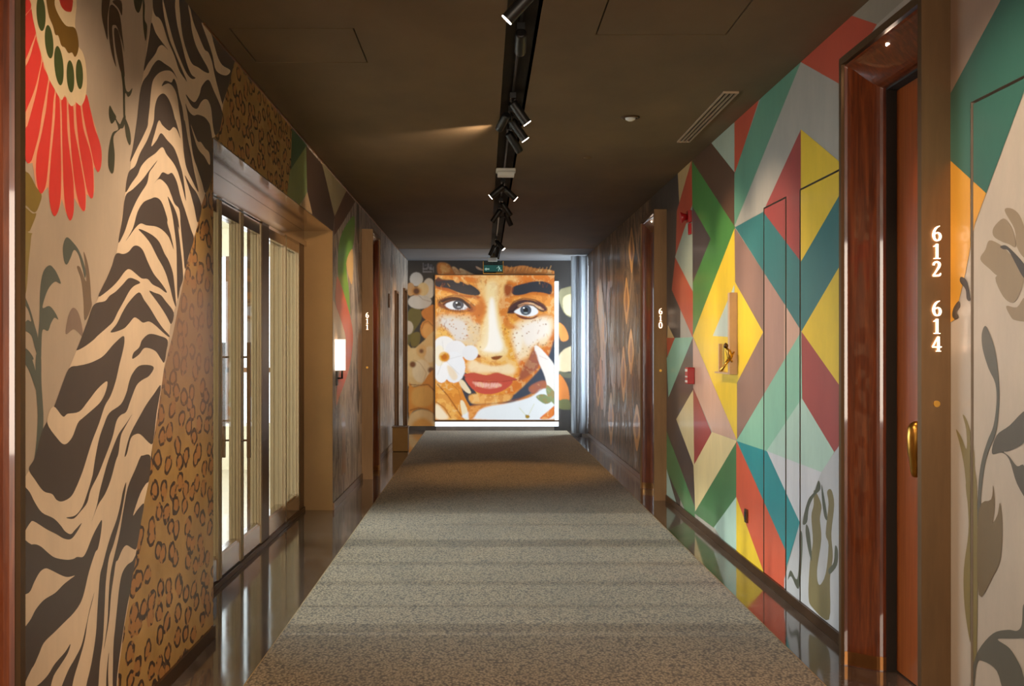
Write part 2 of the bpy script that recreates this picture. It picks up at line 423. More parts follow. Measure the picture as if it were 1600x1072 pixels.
# ------------------------------------------------------------------ LEFT MURAL
def fr(ox, oy, s): return lambda pts: [(ox + a / s, oy + b / s) for a, b in pts]
A = fr(160, 0, 5.36); B_ = fr(160, 180, 5.36); C_ = fr(120, 340, 5.36); D = fr(60, 500, 4.467); E = fr(20, 660, 4.467); F_ = fr(20, 840, 4.621)
G = fr(20, 0, 5.36); H_ = fr(20, 180, 5.36); I_ = fr(20, 360, 5.36); Wf = fr(320, 80, 2.978); Rf = fr(500, 340, 3.57)
Lsh = []
def LA(lay, c, pts, sm=True):
    p = smooth(pts, 4) if sm else pts
    Lsh.append((lay, c if isinstance(c, int) else srgb(c), [LP(a, b) for a, b in p]))
BEIGE = '#baa792'; CREAM = '#e0c8ab'; DARK = '#4a3f3b'
Lsh.append((0, srgb(BEIGE), [(Y0, 0), (5.4, 0), (5.4, 2.8), (Y0, 2.8)]))
Lsh.append((0, 1, [(4.0, 0), (9.4, 0), (9.4, 2.8), (4.0, 2.8)][:0] or [(5.4, 0), (7.5, 0), (7.5, 2.8), (5.4, 2.8)]))
Lsh.append((0, 3, [(7.5, 0), (11.4, 0), (11.4, 2.8), (7.5, 2.8)]))
Lsh.append((0, 3, [(11.4, 0), (18.5, 0), (18.5, 2.8), (11.4, 2.8)]))
# leopard areas
LA(1, 1, F_([(690, 1080)]) + [(168, 1100), (345, 1100), (345, 300)] + C_([(880, 540)]) + [(300, 400)] + B_([(760, 1040), (800, 850), (850, 660), (915, 505)]) + [(335, 300), (345, 320), (345, 1090), (170, 1090)][:0] + [(336, 300), (342, 1090)], False) if False else None
LA(1, 1, [(165, 1100), (345, 1100), (345, 250), (331, 262), (320, 300), (305, 340), (290, 420), (270, 520), (250, 600), (230, 700), (215, 800), (200, 900), (180, 1000)], False)
LA(1, 1, [(325, 200), (335, 60), (420, 100), (458, 190), (456, 205), (451, 305), (445, 400), (330, 400)], False)
# zebra base
zeb = A([(425, 20), (405, 190), (375, 330), (345, 590), (320, 720), (280, 1072)]) + B_([(225, 470), (185, 665), (130, 1060)]) + C_([(345, 200), (328, 300), (180, 660), (18, 1050)]) + D([(265, 208), (210, 340), (105, 605), (60, 705), (20, 800)]) + E([(150, 250), (110, 335), (60, 420)]) + [(25, 760), (25, 1100), (182, 1100)] + F_([(760, 950), (775, 850), (800, 650), (835, 455), (870, 200), (892, 80)]) + E([(900, 620), (945, 420), (962, 230), (985, 60)]) + D([(800, 850), (860, 440), (880, 290), (915, 80)]) + C_([(768, 990), (780, 900), (812, 780), (840, 680), (890, 490), (935, 330), (975, 182), (1010, 60)]) + B_([(820, 775), (860, 652), (918, 510), (918, 190), (940, 180)]) + A([(1000, 940), (1012, 860), (1060, 700), (1075, 600), (1080, 560)]) + [(375, 60), (330, -60), (245, -60)]
LA(2, CREAM, zeb, False)
dk = []
dk.append(A([(425, -40), (500, -40), (500, 25), (520, 170), (560, 330), (600, 430), (650, 550), (703, 675), (690, 665), (640, 590), (600, 470), (545, 340), (500, 200), (470, 150), (440, 130), (420, 70)]))
dk.append(A([(505, -40), (600, -40), (605, 60), (622, 200), (660, 360), (700, 520), (740, 620), (777, 652), (745, 660), (700, 610), (650, 500), (600, 370), (560, 230), (527, 90)]))
dk.append(A([(642, -40), (712, -40), (716, 60), (733, 150), (747, 260), (780, 380), (830, 480), (875, 560), (890, 610), (850, 600), (800, 565), (745, 530), (700, 420), (668, 300), (650, 150)]))
dk.append(A([(715, -60), (1150, -60), (1150, 300), (1078, 620), (1060, 700), (1010, 855), (1003, 872), (960, 720), (935, 620), (915, 520), (885, 440), (850, 410), (800, 290), (760, 190), (735, 80)]))
dk.append(A([(885, 668), (930, 760), (1000, 935), (985, 1072), (970, 1110), (940, 1130), (922, 1050), (915, 980), (905, 900), (880, 840), (850, 832), (820, 860), (790, 910), (750, 895), (715, 840), (695, 790), (740, 840), (775, 852), (810, 790), (830, 720)]))
dk.append(A([(693, 868), (720, 930), (760, 967), (795, 960), (850, 980), (885, 1020)]) + B_([(900, 90), (915, 180), (920, 260), (920, 505), (862, 652), (830, 560), (790, 440), (755, 330), (730, 150), (712, 10)]))
dk.append(A([(493, 722), (515, 680), (545, 680), (575, 690), (595, 658), (620, 710), (640, 810), (665, 900), (680, 1000)]) + B_([(690, 60), (715, 210), (740, 330), (765, 470), (802, 645), (740, 530), (700, 440), (680, 330), (668, 200), (655, 60)]) + A([(640, 930), (620, 800), (590, 730), (555, 700), (525, 705)]))
dk.append(A([(408, 188), (440, 270), (490, 345), (547, 418), (500, 378), (465, 395), (440, 450), (380, 530), (342, 592), (370, 420), (390, 290)]))
dk.append(A([(320, 725), (380, 620), (420, 545), (465, 503), (520, 535), (580, 580), (627, 668), (590, 612), (550, 590), (490, 600), (445, 635), (415, 690), (400, 800), (392, 900), (380, 1000)]) + B_([(375, 90), (345, 160), (290, 270), (228, 390), (250, 280), (285, 50)]))
dk.append(A([(505, 783), (545, 820), (580, 900), (605, 1000)]) + B_([(610, 40), (640, 150), (648, 192), (620, 122), (590, 100), (555, 130), (500, 85), (468, 45), (435, 150), (406, 260), (450, 210), (488, 150), (540, 210), (590, 265), (620, 330), (645, 410), (672, 510), (697, 718), (665, 600), (630, 480), (590, 400), (535, 330), (498, 268), (440, 320), (370, 370), (320, 430), (290, 500), (240, 570), (190, 645), (215, 482), (270, 425), (310, 320), (370, 210), (412, 100)]) + A([(428, 1000), (435, 900), (460, 815)]))
dk.append(B_([(458, 376), (425, 430), (390, 480), (370, 570), (320, 650), (270, 740), (220, 860), (180, 980), (130, 1068), (160, 880), (188, 680), (250, 620), (330, 540), (390, 460)]))
dk.append(B_([(428, 573), (470, 520), (500, 478), (545, 495), (580, 485), (620, 560), (650, 680), (690, 800), (740, 960)]) + C_([(977, 183), (935, 320), (903, 432), (888, 280), (868, 90)]) + B_([(650, 900), (640, 790), (600, 740), (570, 660), (540, 590), (490, 540), (460, 540)]))
dk.append(B_([(543, 680), (590, 760), (625, 850), (642, 960)]) + C_([(845, 80), (865, 250), (887, 490), (862, 590), (840, 680), (835, 450), (830, 250), (812, 90)]) + B_([(585, 860), (568, 780)]))
dk.append(B_([(686, 503), (740, 590), (790, 660), (827, 775), (795, 900), (765, 770), (730, 640)]))
dk.append(B_([(190, 1055), (250, 950), (290, 810), (340, 730), (400, 700), (440, 688), (480, 710), (510, 770), (540, 870)]) + C_([(755, 50), (785, 150), (808, 268), (770, 170), (720, 110), (660, 75), (580, 65), (530, 50), (480, 95)]))
dk.append(C_([(513, 98), (560, 110), (640, 155), (690, 210), (730, 300), (765, 360), (800, 460), (815, 580), (828, 745), (800, 680), (770, 560), (730, 440), (670, 330), (620, 230), (570, 160)]))
dk.append(C_([(326, 302), (385, 305), (430, 285), (470, 240), (510, 238), (550, 275), (590, 370), (640, 470), (700, 545), (747, 615), (740, 628), (690, 590), (630, 560), (590, 515), (540, 510), (490, 470), (440, 433), (400, 450), (340, 530), (270, 600), (176, 662), (240, 520), (290, 400)]))
dk.append(C_([(527, 545), (480, 515), (430, 508), (380, 560), (320, 620), (270, 655), (230, 700), (138, 730), (85, 870), (13, 1062)]) + D([(263, 212), (320, 185), (380, 140)]) + C_([(170, 990), (250, 920), (300, 870), (340, 790), (390, 700), (440, 610), (480, 570)]))
dk.append(C_([(515, 626), (560, 690), (610, 760), (670, 860), (720, 930), (770, 985), (765, 1000), (710, 955), (650, 900), (600, 870), (550, 880), (510, 850), (475, 838), (430, 890), (380, 935), (278, 962), (330, 890), (380, 790), (430, 710)]))
dk.append(C_([(603, 614), (650, 630), (700, 650), (740, 700), (808, 795), (787, 892), (750, 830), (700, 750), (650, 680)]))
dk.append(D([(653, 272), (660, 230), (700, 190), (720, 140), (770, 98), (840, 110), (898, 140), (890, 220), (875, 297), (850, 270), (810, 215), (740, 195), (700, 240)]))
dk.append(D([(587, 112), (597, 150), (585, 220), (560, 320), (535, 430), (500, 530), (460, 600), (420, 720), (370, 850), (335, 960)]) + E([(484, 340), (440, 450), (400, 520), (340, 552), (300, 540), (270, 500), (210, 480), (150, 400), (108, 325), (150, 245), (195, 75)]) + D([(58, 702), (105, 605), (155, 470), (208, 340), (270, 320), (320, 310), (380, 290), (450, 250), (520, 170)]))
dk.append(D([(802, 335), (770, 315), (700, 320), (655, 370), (630, 430), (610, 510), (570, 590), (490, 650), (450, 740), (420, 830), (395, 950), (378, 1060)]) + E([(550, 380), (520, 480), (480, 590), (430, 650), (368, 665), (420, 672), (470, 620), (515, 560), (540, 470), (590, 370), (630, 270), (690, 110)]) + D([(540, 710), (570, 665), (610, 640), (640, 560), (680, 460), (720, 420), (770, 390)]))
dk.append(D([(652, 655), (610, 720), (560, 790), (520, 880), (480, 990)]) + E([(640, 340), (605, 470), (580, 590), (546, 692), (590, 580), (640, 500), (680, 400), (715, 270)]) + D([(555, 930), (572, 810), (600, 750)]))
dk.append(D([(852, 458), (800, 520), (750, 590), (710, 660), (650, 770), (620, 850), (598, 952), (615, 930), (640, 830), (670, 800), (710, 800), (782, 867), (802, 820), (822, 650)]))
dk.append(E([(903, 232), (958, 238), (948, 400), (925, 430), (885, 500), (836, 648), (870, 605), (912, 568), (895, 680), (872, 820), (857, 885), (830, 880), (790, 858), (760, 890), (730, 960)]) + F_([(740, 180), (725, 280), (705, 420), (690, 600), (653, 808), (680, 600), (688, 420), (700, 270)]) + E([(700, 950), (740, 780), (770, 600), (800, 450), (850, 330), (885, 245)]))
dk.append(F_([(887, 128), (860, 170), (820, 200), (785, 260), (765, 360), (750, 500), (735, 650), (722, 800), (718, 1150), (740, 1150), (750, 1000), (768, 850), (797, 650), (822, 500), (842, 400), (858, 300)]))
dk.append(E([(788, 418), (765, 480), (748, 570), (720, 680), (680, 790), (650, 890), (625, 990)]) + F_([(625, 280), (608, 500), (595, 700), (565, 900), (515, 1150), (600, 1150), (625, 900), (647, 730), (660, 480), (668, 320), (690, 150)]) + E([(700, 850), (745, 680), (775, 520)]))
dk.append(E([(30, 450), (100, 470), (150, 560), (200, 630), (280, 670), (330, 720), (360, 760), (400, 780), (430, 750), (477, 702), (440, 770), (400, 815), (350, 810), (300, 780), (230, 745), (140, 690), (110, 710), (40, 790)]))
dk.append(F_([(30, 90), (130, 50), (190, 60), (250, 110), (300, 145), (380, 160), (430, 155), (460, 140), (500, 140)]) + E([(510, 900), (550, 800), (585, 730), (618, 682), (610, 780), (590, 880)]) + F_([(590, 110), (545, 250), (510, 400), (480, 480), (430, 550), (370, 610), (300, 680), (220, 760), (180, 850), (130, 950), (30, 1045)]))
dk.append(F_([(412, 768), (370, 830), (300, 910), (250, 990), (200, 1045), (110, 1130), (240, 1130), (290, 1000), (340, 920), (390, 840)]))
dk.append(F_([(584, 396), (550, 520), (520, 660), (490, 780), (440, 880), (390, 970), (335, 1130), (405, 1130), (440, 1000), (480, 870), (515, 740), (540, 580), (570, 460)]))
dk.append(F_([(690, 830), (675, 950), (670, 1100), (685, 1100), (684, 950)]))
for p in dk: LA(3, DARK, p)
for p in (A([(828, 188), (900, 270), (930, 370), (960, 470), (1000, 545), (1068, 590), (1030, 632), (950, 592), (920, 470), (890, 370), (850, 260)]),
          B_([(735, 75), (790, 213), (820, 225), (855, 275), (892, 320), (895, 417), (850, 345), (810, 300), (780, 240)]),
          D([(475, 428), (465, 500), (430, 570), (380, 620), (310, 680), (270, 720), (230, 820), (180, 868), (130, 830), (56, 714), (98, 604), (165, 674), (200, 655), (280, 640), (340, 570), (410, 480)]),
          F_([(20, 445), (110, 400), (150, 320), (190, 250), (230, 223), (270, 235), (350, 275), (395, 285), (442, 275), (410, 300), (360, 340), (300, 400), (220, 450), (160, 520), (110, 610), (20, 690)])):
    LA(4, CREAM, p)
# red flower
PEACH = '#f2a882'; RED = '#e2403a'
LA(2, PEACH, [(22, -40)] + G([(165, -60), (165, 30), (300, 600), (610, 780), (650, 940), (690, 1072)]) + H_([(738, 300), (735, 430), (712, 482), (674, 430), (678, 640), (657, 702), (612, 660), (605, 790), (580, 808), (548, 760), (508, 690), (508, 800), (475, 888), (438, 810), (405, 700), (392, 760), (350, 850), (312, 795), (290, 600), (235, 662), (190, 600), (160, 400), (120, 408), (85, 300)]) + [(22, 190)], False)
reds = [G([(10, -40), (145, -40), (145, 60), (120, 100), (72, 150), (10, 180)]), G([(10, 215), (75, 165), (150, 75), (160, 150), (185, 260), (180, 300), (150, 380), (110, 480), (70, 560), (10, 640)]),
        G([(10, 670), (72, 595), (130, 500), (185, 315), (195, 340), (233, 480), (215, 600), (180, 740), (130, 870), (70, 1000), (10, 1060)]),
        G([(240, 525), (255, 570), (290, 650), (275, 760), (240, 950)]) + H_([(215, 150), (170, 320), (150, 380), (120, 402), (95, 350), (85, 200), (105, 100)]) + G([(120, 1040), (190, 780)]),
        G([(307, 660), (345, 740), (335, 850), (325, 1000)]) + H_([(310, 200), (290, 430), (270, 590), (235, 657), (205, 610), (188, 480), (195, 330), (230, 180), (265, 0)]) + G([(275, 900)]),
        G([(358, 770), (385, 830), (392, 1000)]) + H_([(397, 300), (400, 500), (390, 740), (350, 845), (315, 790), (298, 640), (310, 400), (335, 150), (348, 0)]),
        G([(402, 838), (437, 815), (447, 870), (450, 1072)]) + H_([(470, 300), (502, 560), (505, 800), (475, 882), (440, 800), (422, 640), (413, 400), (405, 0)]),
        G([(462, 870), (500, 890), (510, 1072)]) + H_([(545, 300), (585, 520), (603, 650), (602, 780), (582, 800), (545, 730), (512, 560), (485, 300), (465, 0)]),
        G([(527, 860), (560, 885), (585, 1072)]) + H_([(637, 280), (665, 420), (672, 640), (655, 697), (620, 640), (585, 460), (550, 250), (525, 0)]),
        G([(577, 890), (610, 790), (650, 940), (680, 1072)]) + H_([(715, 200), (738, 300), (735, 420), (710, 477), (678, 420), (645, 270), (605, 100)])]
for p in reds: LA(3, RED, p)
LA(4, '#e6cda4', G([(150, -60), (148, 40), (160, 140), (190, 280), (240, 480), (290, 640), (340, 740), (400, 837), (425, 800), (440, 815), (480, 887), (515, 870), (520, 853), (565, 885), (600, 820), (615, 700), (605, 540), (580, 440), (548, 395), (530, 350), (515, 200), (500, -60)]))
LA(5, '#77571f', G([(275, -60), (290, 110), (330, 220), (350, 290), (375, 300), (400, 380), (430, 400), (460, 445), (490, 440), (515, 477), (540, 430), (545, 350), (515, 235), (440, 215), (380, 130), (345, 40), (345, -60)]))
LA(5, '#b83228', G([(385, -60), (490, -60), (490, 80), (460, 100), (420, 80), (390, 25)]))
for cx, cy, rx, ry, t in ((230, 110, 38, 150, .05), (298, 350, 35, 140, .08), (380, 550, 38, 165, .08), (477, 640, 32, 135, .05), (552, 622, 30, 125, .04)):
    LA(5, '#46522a', G([(cx + rx * math.cos(q) + t * ry * math.sin(q), cy + ry * math.sin(q)) for q in np.linspace(0, 2 * math.pi, 14, endpoint=False)]))
OL = '#8c7438'
LA(2, OL, H_([(20, 475), (110, 475), (150, 520), (190, 600), (236, 665), (222, 740), (188, 810), (150, 800), (110, 760), (20, 715)]))
LA(2, OL, H_([(20, 735), (75, 750), (110, 780), (160, 822), (192, 828), (150, 940), (120, 975), (20, 950)]))
LA(2, '#93804c', H_([(20, 960), (130, 985), (158, 990)]) + I_([(150, 50), (140, 150), (125, 300), (115, 450), (95, 545), (20, 590)]))
BR = '#4a3524'
for p in (A([(0, -40), (60, -40), (55, 40), (40, 150), (40, 330), (15, 250), (-10, 120)]), A([(60, 50), (90, 45), (140, 120), (165, 300), (180, 440), (160, 350), (120, 230), (95, 210), (78, 240), (97, 450), (112, 562), (75, 450), (50, 280), (50, 120)]),
          A([(95, 240), (130, 260), (160, 400), (178, 560), (182, 642), (150, 600), (120, 480), (100, 360)]), A([(80, 10), (155, 10), (160, 130), (130, 70)])):
    LA(1, BR, p)
GD = '#3b3b28'
for p in (A([(58, 883), (90, 940), (112, 985), (72, 1037), (50, 960)]), A([(100, 980), (150, 1045), (180, 960), (192, 990), (170, 1072), (130, 1060)]),
          B_([(95, 15), (135, 85), (175, 10), (180, 60), (150, 110), (90, 180), (100, 330), (92, 465), (70, 487), (45, 420), (50, 280), (80, 150), (130, 115)]),
          B_([(180, 20), (220, 100), (236, 200), (225, 252), (195, 180)]), A([(262, -20), (328, -20), (325, 40), (300, 107), (270, 70)]), A([(336, -20), (352, 40), (350, 160), (372, 220), (360, 345), (340, 240), (335, 100)]),
          A([(153, 600), (175, 600), (190, 735), (215, 770), (247, 738), (235, 790), (210, 812), (187, 785), (187, 960), (172, 970), (168, 740)])):
    LA(1, GD, p)
GG = '#5a6058'
for p, c in ((I_([(455, 58), (500, 100), (545, 160), (580, 240), (607, 340), (600, 400), (580, 320), (545, 200), (508, 165), (480, 230), (448, 287), (425, 250), (415, 150), (430, 80)]), GG),
             (I_([(590, 178), (620, 260), (640, 380), (652, 560), (655, 640), (600, 755), (590, 600), (570, 420), (533, 308), (560, 310), (595, 400), (612, 420), (600, 280)]), '#7a6654'),
             (I_([(300, 293), (340, 320), (375, 380), (398, 447), (350, 430), (300, 480), (265, 560), (245, 650), (300, 633), (345, 680), (377, 747), (345, 732), (315, 780), (290, 842), (245, 835), (235, 980), (230, 1080), (195, 1080), (205, 900), (218, 760), (225, 500), (250, 350)]), GG),
             (I_([(60, 500), (90, 540), (140, 660), (180, 800), (205, 900), (215, 1080), (185, 1000), (150, 880), (90, 840), (60, 830), (60, 800), (90, 778), (120, 750), (150, 760), (120, 660), (60, 580)]), GG),
             (I_([(60, 980), (90, 982), (130, 1010), (170, 1080), (100, 1080), (60, 1050)]), GG),
             (I_([(500, 648), (545, 690), (575, 800), (582, 893), (540, 850), (500, 830), (438, 868), (460, 720)]), '#8a7466'),
             ([(55.5, 555), (63, 555), (64, 600), (67, 660), (60, 715), (50, 735), (55, 700), (58, 650), (55, 600)], GG),
             ([(33, 542), (47, 556), (57, 590), (58, 615), (52, 600), (44, 578), (33, 560)], GG)):
    LA(1, c, p)
# triangles above the glazed doors, then the far left mural
LA(1, '#2d5a44', Wf([(405, 330), (475, 440), (398, 560)]), False)
LA(1, '#7b8a5a', Wf([(472, 440), (475, 660), (440, 715), (380, 680), (395, 556)]), False)
LA(1, '#b89a78', Wf([(475, 655), (505, 760), (440, 740)]), False)
LA(1, '#3e2c22', Wf([(470, 440), (548, 530), (603, 770), (590, 900), (500, 760), (476, 655)]), False)
LA(2, '#9c9070', Wf([(543, 515), (660, 645), (603, 768)]), False)
LA(1, '#5c3a26', Wf([(650, 640), (700, 700), (640, 800), (600, 860), (603, 765)]), False)
LA(2, '#6fae2c', Rf([(185, -10), (110, 120), (100, 330), (125, 400), (165, 540), (160, 400), (145, 260), (180, 170), (192, 80)]))
LA(2, '#d8552a', Rf([(98, 330), (125, 400), (165, 540), (182, 640), (180, 720), (160, 850), (105, 1005), (90, 1045), (100, 900), (145, 690), (88, 490), (90, 360)]))
LA(2, '#e0b878', Rf([(182, 178), (145, 255), (178, 375)]))
LA(2, '#dcc0a0', Rf([(68, 480), (90, 500), (143, 680), (75, 690)]))
for k in range(60):
    cy, cz = random.uniform(9.6, 17.8), random.uniform(.1, 2.6); a = random.uniform(.6, 1.3)
    if cy < 11 and cz > .75: continue
    Lsh.append((.5, srgb(random.choice(['#4c4441', '#8b8079', '#b9aca2', '#a88a74', '#6c625e'])), smooth([(cy + a * .16 * math.cos(q) * random.uniform(.6, 1.2), cz + a * .26 * math.sin(q) * random.uniform(.7, 1.1)) for q in np.linspace(0, 2 * math.pi, 8, endpoint=False)], 3)))
rl = rects_minus((Y0, YE, 0.0, ZC), holesL)
mural('mural_painting', Lsh, rl, XL, -1, wl, [M['paint'], M['leopard'], M['abs_brown'], M['abs_grey']])

# ------------------------------------------------------------------ RIGHT MURAL
Mf = fr(1040, 180, 2.821); N = fr(1040, 520, 2.232); J = fr(1480, 480, 3.35); K = fr(1480, 760, 3.436); Q = fr(1440, 330, 4.6625); Pf = fr(900, 300, 2.145)
Rsh = []
def RA(lay, c, pts, sm=False):
    p = smooth(pts, 4) if sm else pts
    Rsh.append((lay, c if isinstance(c, int) else srgb(c), [RP(a, b) for a, b in p]))
Rsh.append((0, srgb('#b5aca0'), [(Y0, 0), (5.2, 0), (5.2, 2.8), (Y0, 2.8)]))
Rsh.append((0, srgb('#a9a398'), [(5.2, 0), (9.2, 0), (9.2, 2.8), (5.2, 2.8)]))
Rsh.append((0, 2, [(9.2, 0), (10.8, 0), (10.8, 2.8), (9.2, 2.8)]))
Rsh.append((0, 1, [(10.8, 0), (18.5, 0), (18.5, 2.8), (10.8, 2.8)]))
R_ = '#c04c32'; R2 = '#a0403c'; TE = '#2f7272'; YE_ = '#e8c22c'; MI = '#86bba2'; LM = '#adcabc'; PK = '#c9a08c'; MV = '#8c6c60'; DK = '#493e3c'; CR = '#dcc692'; GN = '#45803a'; GN2 = '#44774a'
for c, p in [('#5a3d2a', [(1079, 252), (1111, 215), (1149, 268.6), (1149, 355)]), ('#a8b39e', [(1111, 222.5), (1148, 186), (1148, 269)]),
             (R_, [(1148, 170), (1198, 120), (1150, 268), (1148, 269)]), ('#5f947a', [(1148, 272), (1193, 142), (1256, 75), (1252, 98), (1148, 354)]),
             ('#aaa59a', [(1148, 354), (1252, 97), (1315, 132), (1315, 254), (1252, 202), (1193, 331)]), (R_, [(1252, 97), (1260, 60), (1330, 15), (1371, 38), (1312, 131)]),
             ('#9a9282', [(1330, 24), (1345, -60), (1480, -60), (1371, 38)]),
             (R2, [(1252, 202), (1252, 409), (1193, 331)]), (YE_, [(1252, 202), (1315, 255), (1315, 302), (1252, 409)]),
             (TE, [(1149, 355), (1193, 331), (1252, 409), (1315, 300), (1315, 418), (1253, 518)]), (MV, [(1148, 355), (1196, 429), (1196, 614), (1151, 688), (1149, 600), (1193, 520), (1149, 440)]),
             ('#ab8476', [(1195.5, 428), (1226, 475), (1226, 562), (1195.5, 615)]), (PK, [(1225.5, 474), (1253, 518), (1225.5, 563)]),
             (YE_, [(1148, 355), (1149, 441), (1193, 519), (1152, 598), (1152, 688), (1083, 525)]), ('#b9c6ba', [(1114, 525), (1148, 445), (1148, 527)]),
             (GN, [(1081.5, 251), (1149, 355), (1083, 524), (1083, 442), (1111, 373), (1082, 322)]), (DK, [(1082, 322), (1111, 373), (1083, 442)]),
             ('#cfae78', [(1059, 262), (1081, 240), (1080, 262), (1062, 320)]), (R_, [(1081.5, 248), (1082, 322), (1056, 401), (1058, 330)]), ('#aab09a', [(1082, 320), (1083, 456), (1055, 402)]),
             (R_, [(1055.5, 402), (1083, 456), (1083, 528), (1050, 453)]), ('#cfae78', [(1044, 508), (1054, 528), (1043, 528)]), (R_, [(1042, 528), (1055, 528), (1043, 562)]),
             (MI, [(1055, 528), (1083, 527), (1045, 624), (1042, 560)]), (DK, [(1083, 527), (1084, 608), (1057, 655), (1085, 728), (1086, 800), (1044, 676), (1042, 628)]),
             (CR, [(1057, 655), (1084, 608), (1085, 730)]), (R2, [(1083.5, 605), (1112, 676), (1085, 730)]), (PK, [(1083, 526), (1152, 688), (1114, 676), (1083.5, 606)]),
             (CR, [(1113, 675), (1152, 689), (1087, 802), (1084, 728)]), (GN2, [(1152, 689), (1152, 776), (1116, 825), (1085, 802)]), (GN2, [(1042, 674), (1086, 792), (1086, 830), (1042, 735)]),
             (LM, [(1042, 733), (1056, 782), (1060, 800), (1042, 790)]), (LM, [(1116, 824), (1152, 775), (1152, 860), (1130, 845)]),
             (YE_, [(1151, 775), (1198, 885), (1200, 915), (1151, 880)]), ('#cf5638', [(1151, 689), (1229, 858), (1228, 960), (1196, 900), (1151, 777)]),
             ('#1f8a90', [(1152, 689), (1199, 704), (1251, 817), (1228, 890), (1228, 860)]), (MI, [(1151, 689), (1252.5, 518), (1254, 623), (1199, 705)]),
             (LM, [(1254, 622), (1305, 705), (1285, 738), (1198, 705)]), ('#c9cad0', [(1199, 705), (1285, 738), (1251, 818)]), (R2, [(1253, 518), (1315, 606), (1315, 695), (1304, 706), (1254, 623)]),
             (YE_, [(1315, 412), (1315, 606), (1253, 518)]), ('#b7b8bc', [(1316, 690), (1284, 738), (1250, 818), (1226, 905), (1226, 1000), (1316, 1060)])]:
    RA(1, c, p)
for p in (N([(520, 548), (545, 600), (540, 650), (545, 720), (530, 830), (538, 880), (560, 840), (570, 740), (560, 700), (570, 600), (565, 555), (580, 548), (590, 600), (580, 700), (585, 780), (575, 860), (572, 1000), (515, 960), (500, 920), (505, 800), (515, 730), (510, 640), (518, 600)]),):
    RA(2, '#776c48', p, True)
for p in (N([(535, 515), (542, 545), (520, 570), (502, 610), (495, 660), (480, 668), (485, 630), (500, 580), (520, 555)]), N([(546, 528), (560, 600), (566, 652), (555, 640), (547, 580)]),
          N([(493, 668), (505, 700), (512, 795), (500, 760), (490, 700)]), N([(468, 700), (478, 700), (478, 780), (466, 893), (440, 850), (428, 862), (438, 828), (460, 860), (468, 780)]),
          N([(593, 743), (603, 760), (600, 810), (575, 842), (570, 825), (588, 800)])):
    RA(3, '#4c5244', p, True)
# near right wall beyond the 612 portal
for c, p in [('#a08a7a', [(1470, -60), (1600, -60), (1562, 5), (1484, 150)]), ('#2f6459', [(1484, 150), (1562, 5), (1590, -50), (1640, -60), (1640, 30), (1600, 146), (1542, 302), (1484, 249)]),
             ('#d79c34', [(1484, 249), (1542, 302), (1524, 350), (1510, 425), (1492, 500), (1484, 505)])]:
    RA(1, c, p)
SH = '#8a7a62'
for p in (Q([(600, 53), (650, 100), (682, 180), (690, 262), (640, 240), (590, 222), (530, 182), (530, 120)]), Q([(500, 213), (580, 245), (640, 300), (692, 370), (660, 430), (570, 472), (500, 420), (433, 350), (470, 280)]),
          Q([(543, 485), (620, 450), (700, 383), (760, 450), (720, 600), (670, 667), (600, 622)]), Q([(623, 690), (700, 700), (760, 630), (800, 790), (690, 795), (650, 760)]),
          Q([(610, -5), (660, -20), (720, 30), (760, 150), (760, 335), (700, 260), (682, 130)])):
    RA(2, SH, p, True)
RA(3, '#3a322a', Q([(578, 258), (620, 250), (680, 300), (750, 380), (800, 460), (800, 520), (746, 480), (700, 400), (640, 290), (600, 277)]), True)
RA(3, '#3a332c', Q([(292, 478), (330, 500), (348, 560), (358, 650), (335, 640), (325, 570), (285, 515)]), True)
RA(3, '#3a332c', Q([(275, 655), (285, 690), (262, 735), (275, 770), (250, 790), (228, 760), (240, 700)]), True)
GR = '#55544a'
for p, c in ((J([(205, 98), (235, 160), (255, 230), (270, 340), (277, 450), (272, 560), (258, 660), (218, 760), (195, 860), (180, 1000), (172, 1130), (160, 1130), (168, 920), (185, 800), (215, 700), (246, 620), (262, 500), (256, 400), (220, 320), (190, 220), (185, 140)]), GR),
             (J([(262, 672), (330, 620), (420, 540), (450, 640), (402, 712), (330, 752), (300, 757), (330, 782), (370, 832), (410, 835), (430, 1010), (370, 925), (330, 800), (290, 762), (238, 765)]), '#4f483c'),
             (J([(85, 563), (110, 600), (140, 720), (150, 900), (160, 1110), (120, 1100), (95, 850), (70, 720), (50, 640), (78, 680), (105, 742), (103, 640)]), '#7c6f3e'),
             (K([(105, -30), (162, -30), (162, 920), (130, 850), (98, 650), (93, 450), (118, 250), (116, 120)]), '#7c6f3e'),
             (K([(173, 135), (240, 70), (250, -5), (260, 100), (250, 192), (275, 150), (288, 88), (300, 200), (292, 380), (252, 480), (173, 582)]), '#6c5a38'),
             (K([(122, 1120), (140, 980), (172, 880), (250, 790), (330, 770), (380, 775), (405, 740), (412, 640), (440, 640), (440, 800), (400, 815), (340, 817), (275, 822), (340, 870), (390, 950), (412, 1010), (430, 1120), (320, 1120), (270, 990), (200, 940), (163, 955), (145, 1120)]), GR)):
    RA(3, c, p, True)
# gold spindle leaves on the far right mural
for cx, cy, rx, ry in ((187, 195, 10, 78), (170, 365, 10, 80), (185, 535, 11, 78), (160, 610, 10, 95), (205, 790, 14, 80), (118, 760, 10, 90), (75, 660, 8, 60), (98, 470, 8, 70)):
    RA(1, '#f0bb70', Pf([(cx, cy - ry), (cx + rx * .7, cy - ry * .4), (cx + rx, cy + .05 * ry), (cx + rx * .6, cy + ry * .5), (cx, cy + ry), (cx - rx * .6, cy + ry * .5), (cx - rx, cy), (cx - rx * .7, cy - ry * .45)]), True)
    RA(2, '#a5703a', Pf([(cx, cy - ry * .6), (cx + rx * .4, cy), (cx, cy + ry * .5), (cx - rx * .4, cy)]), True)
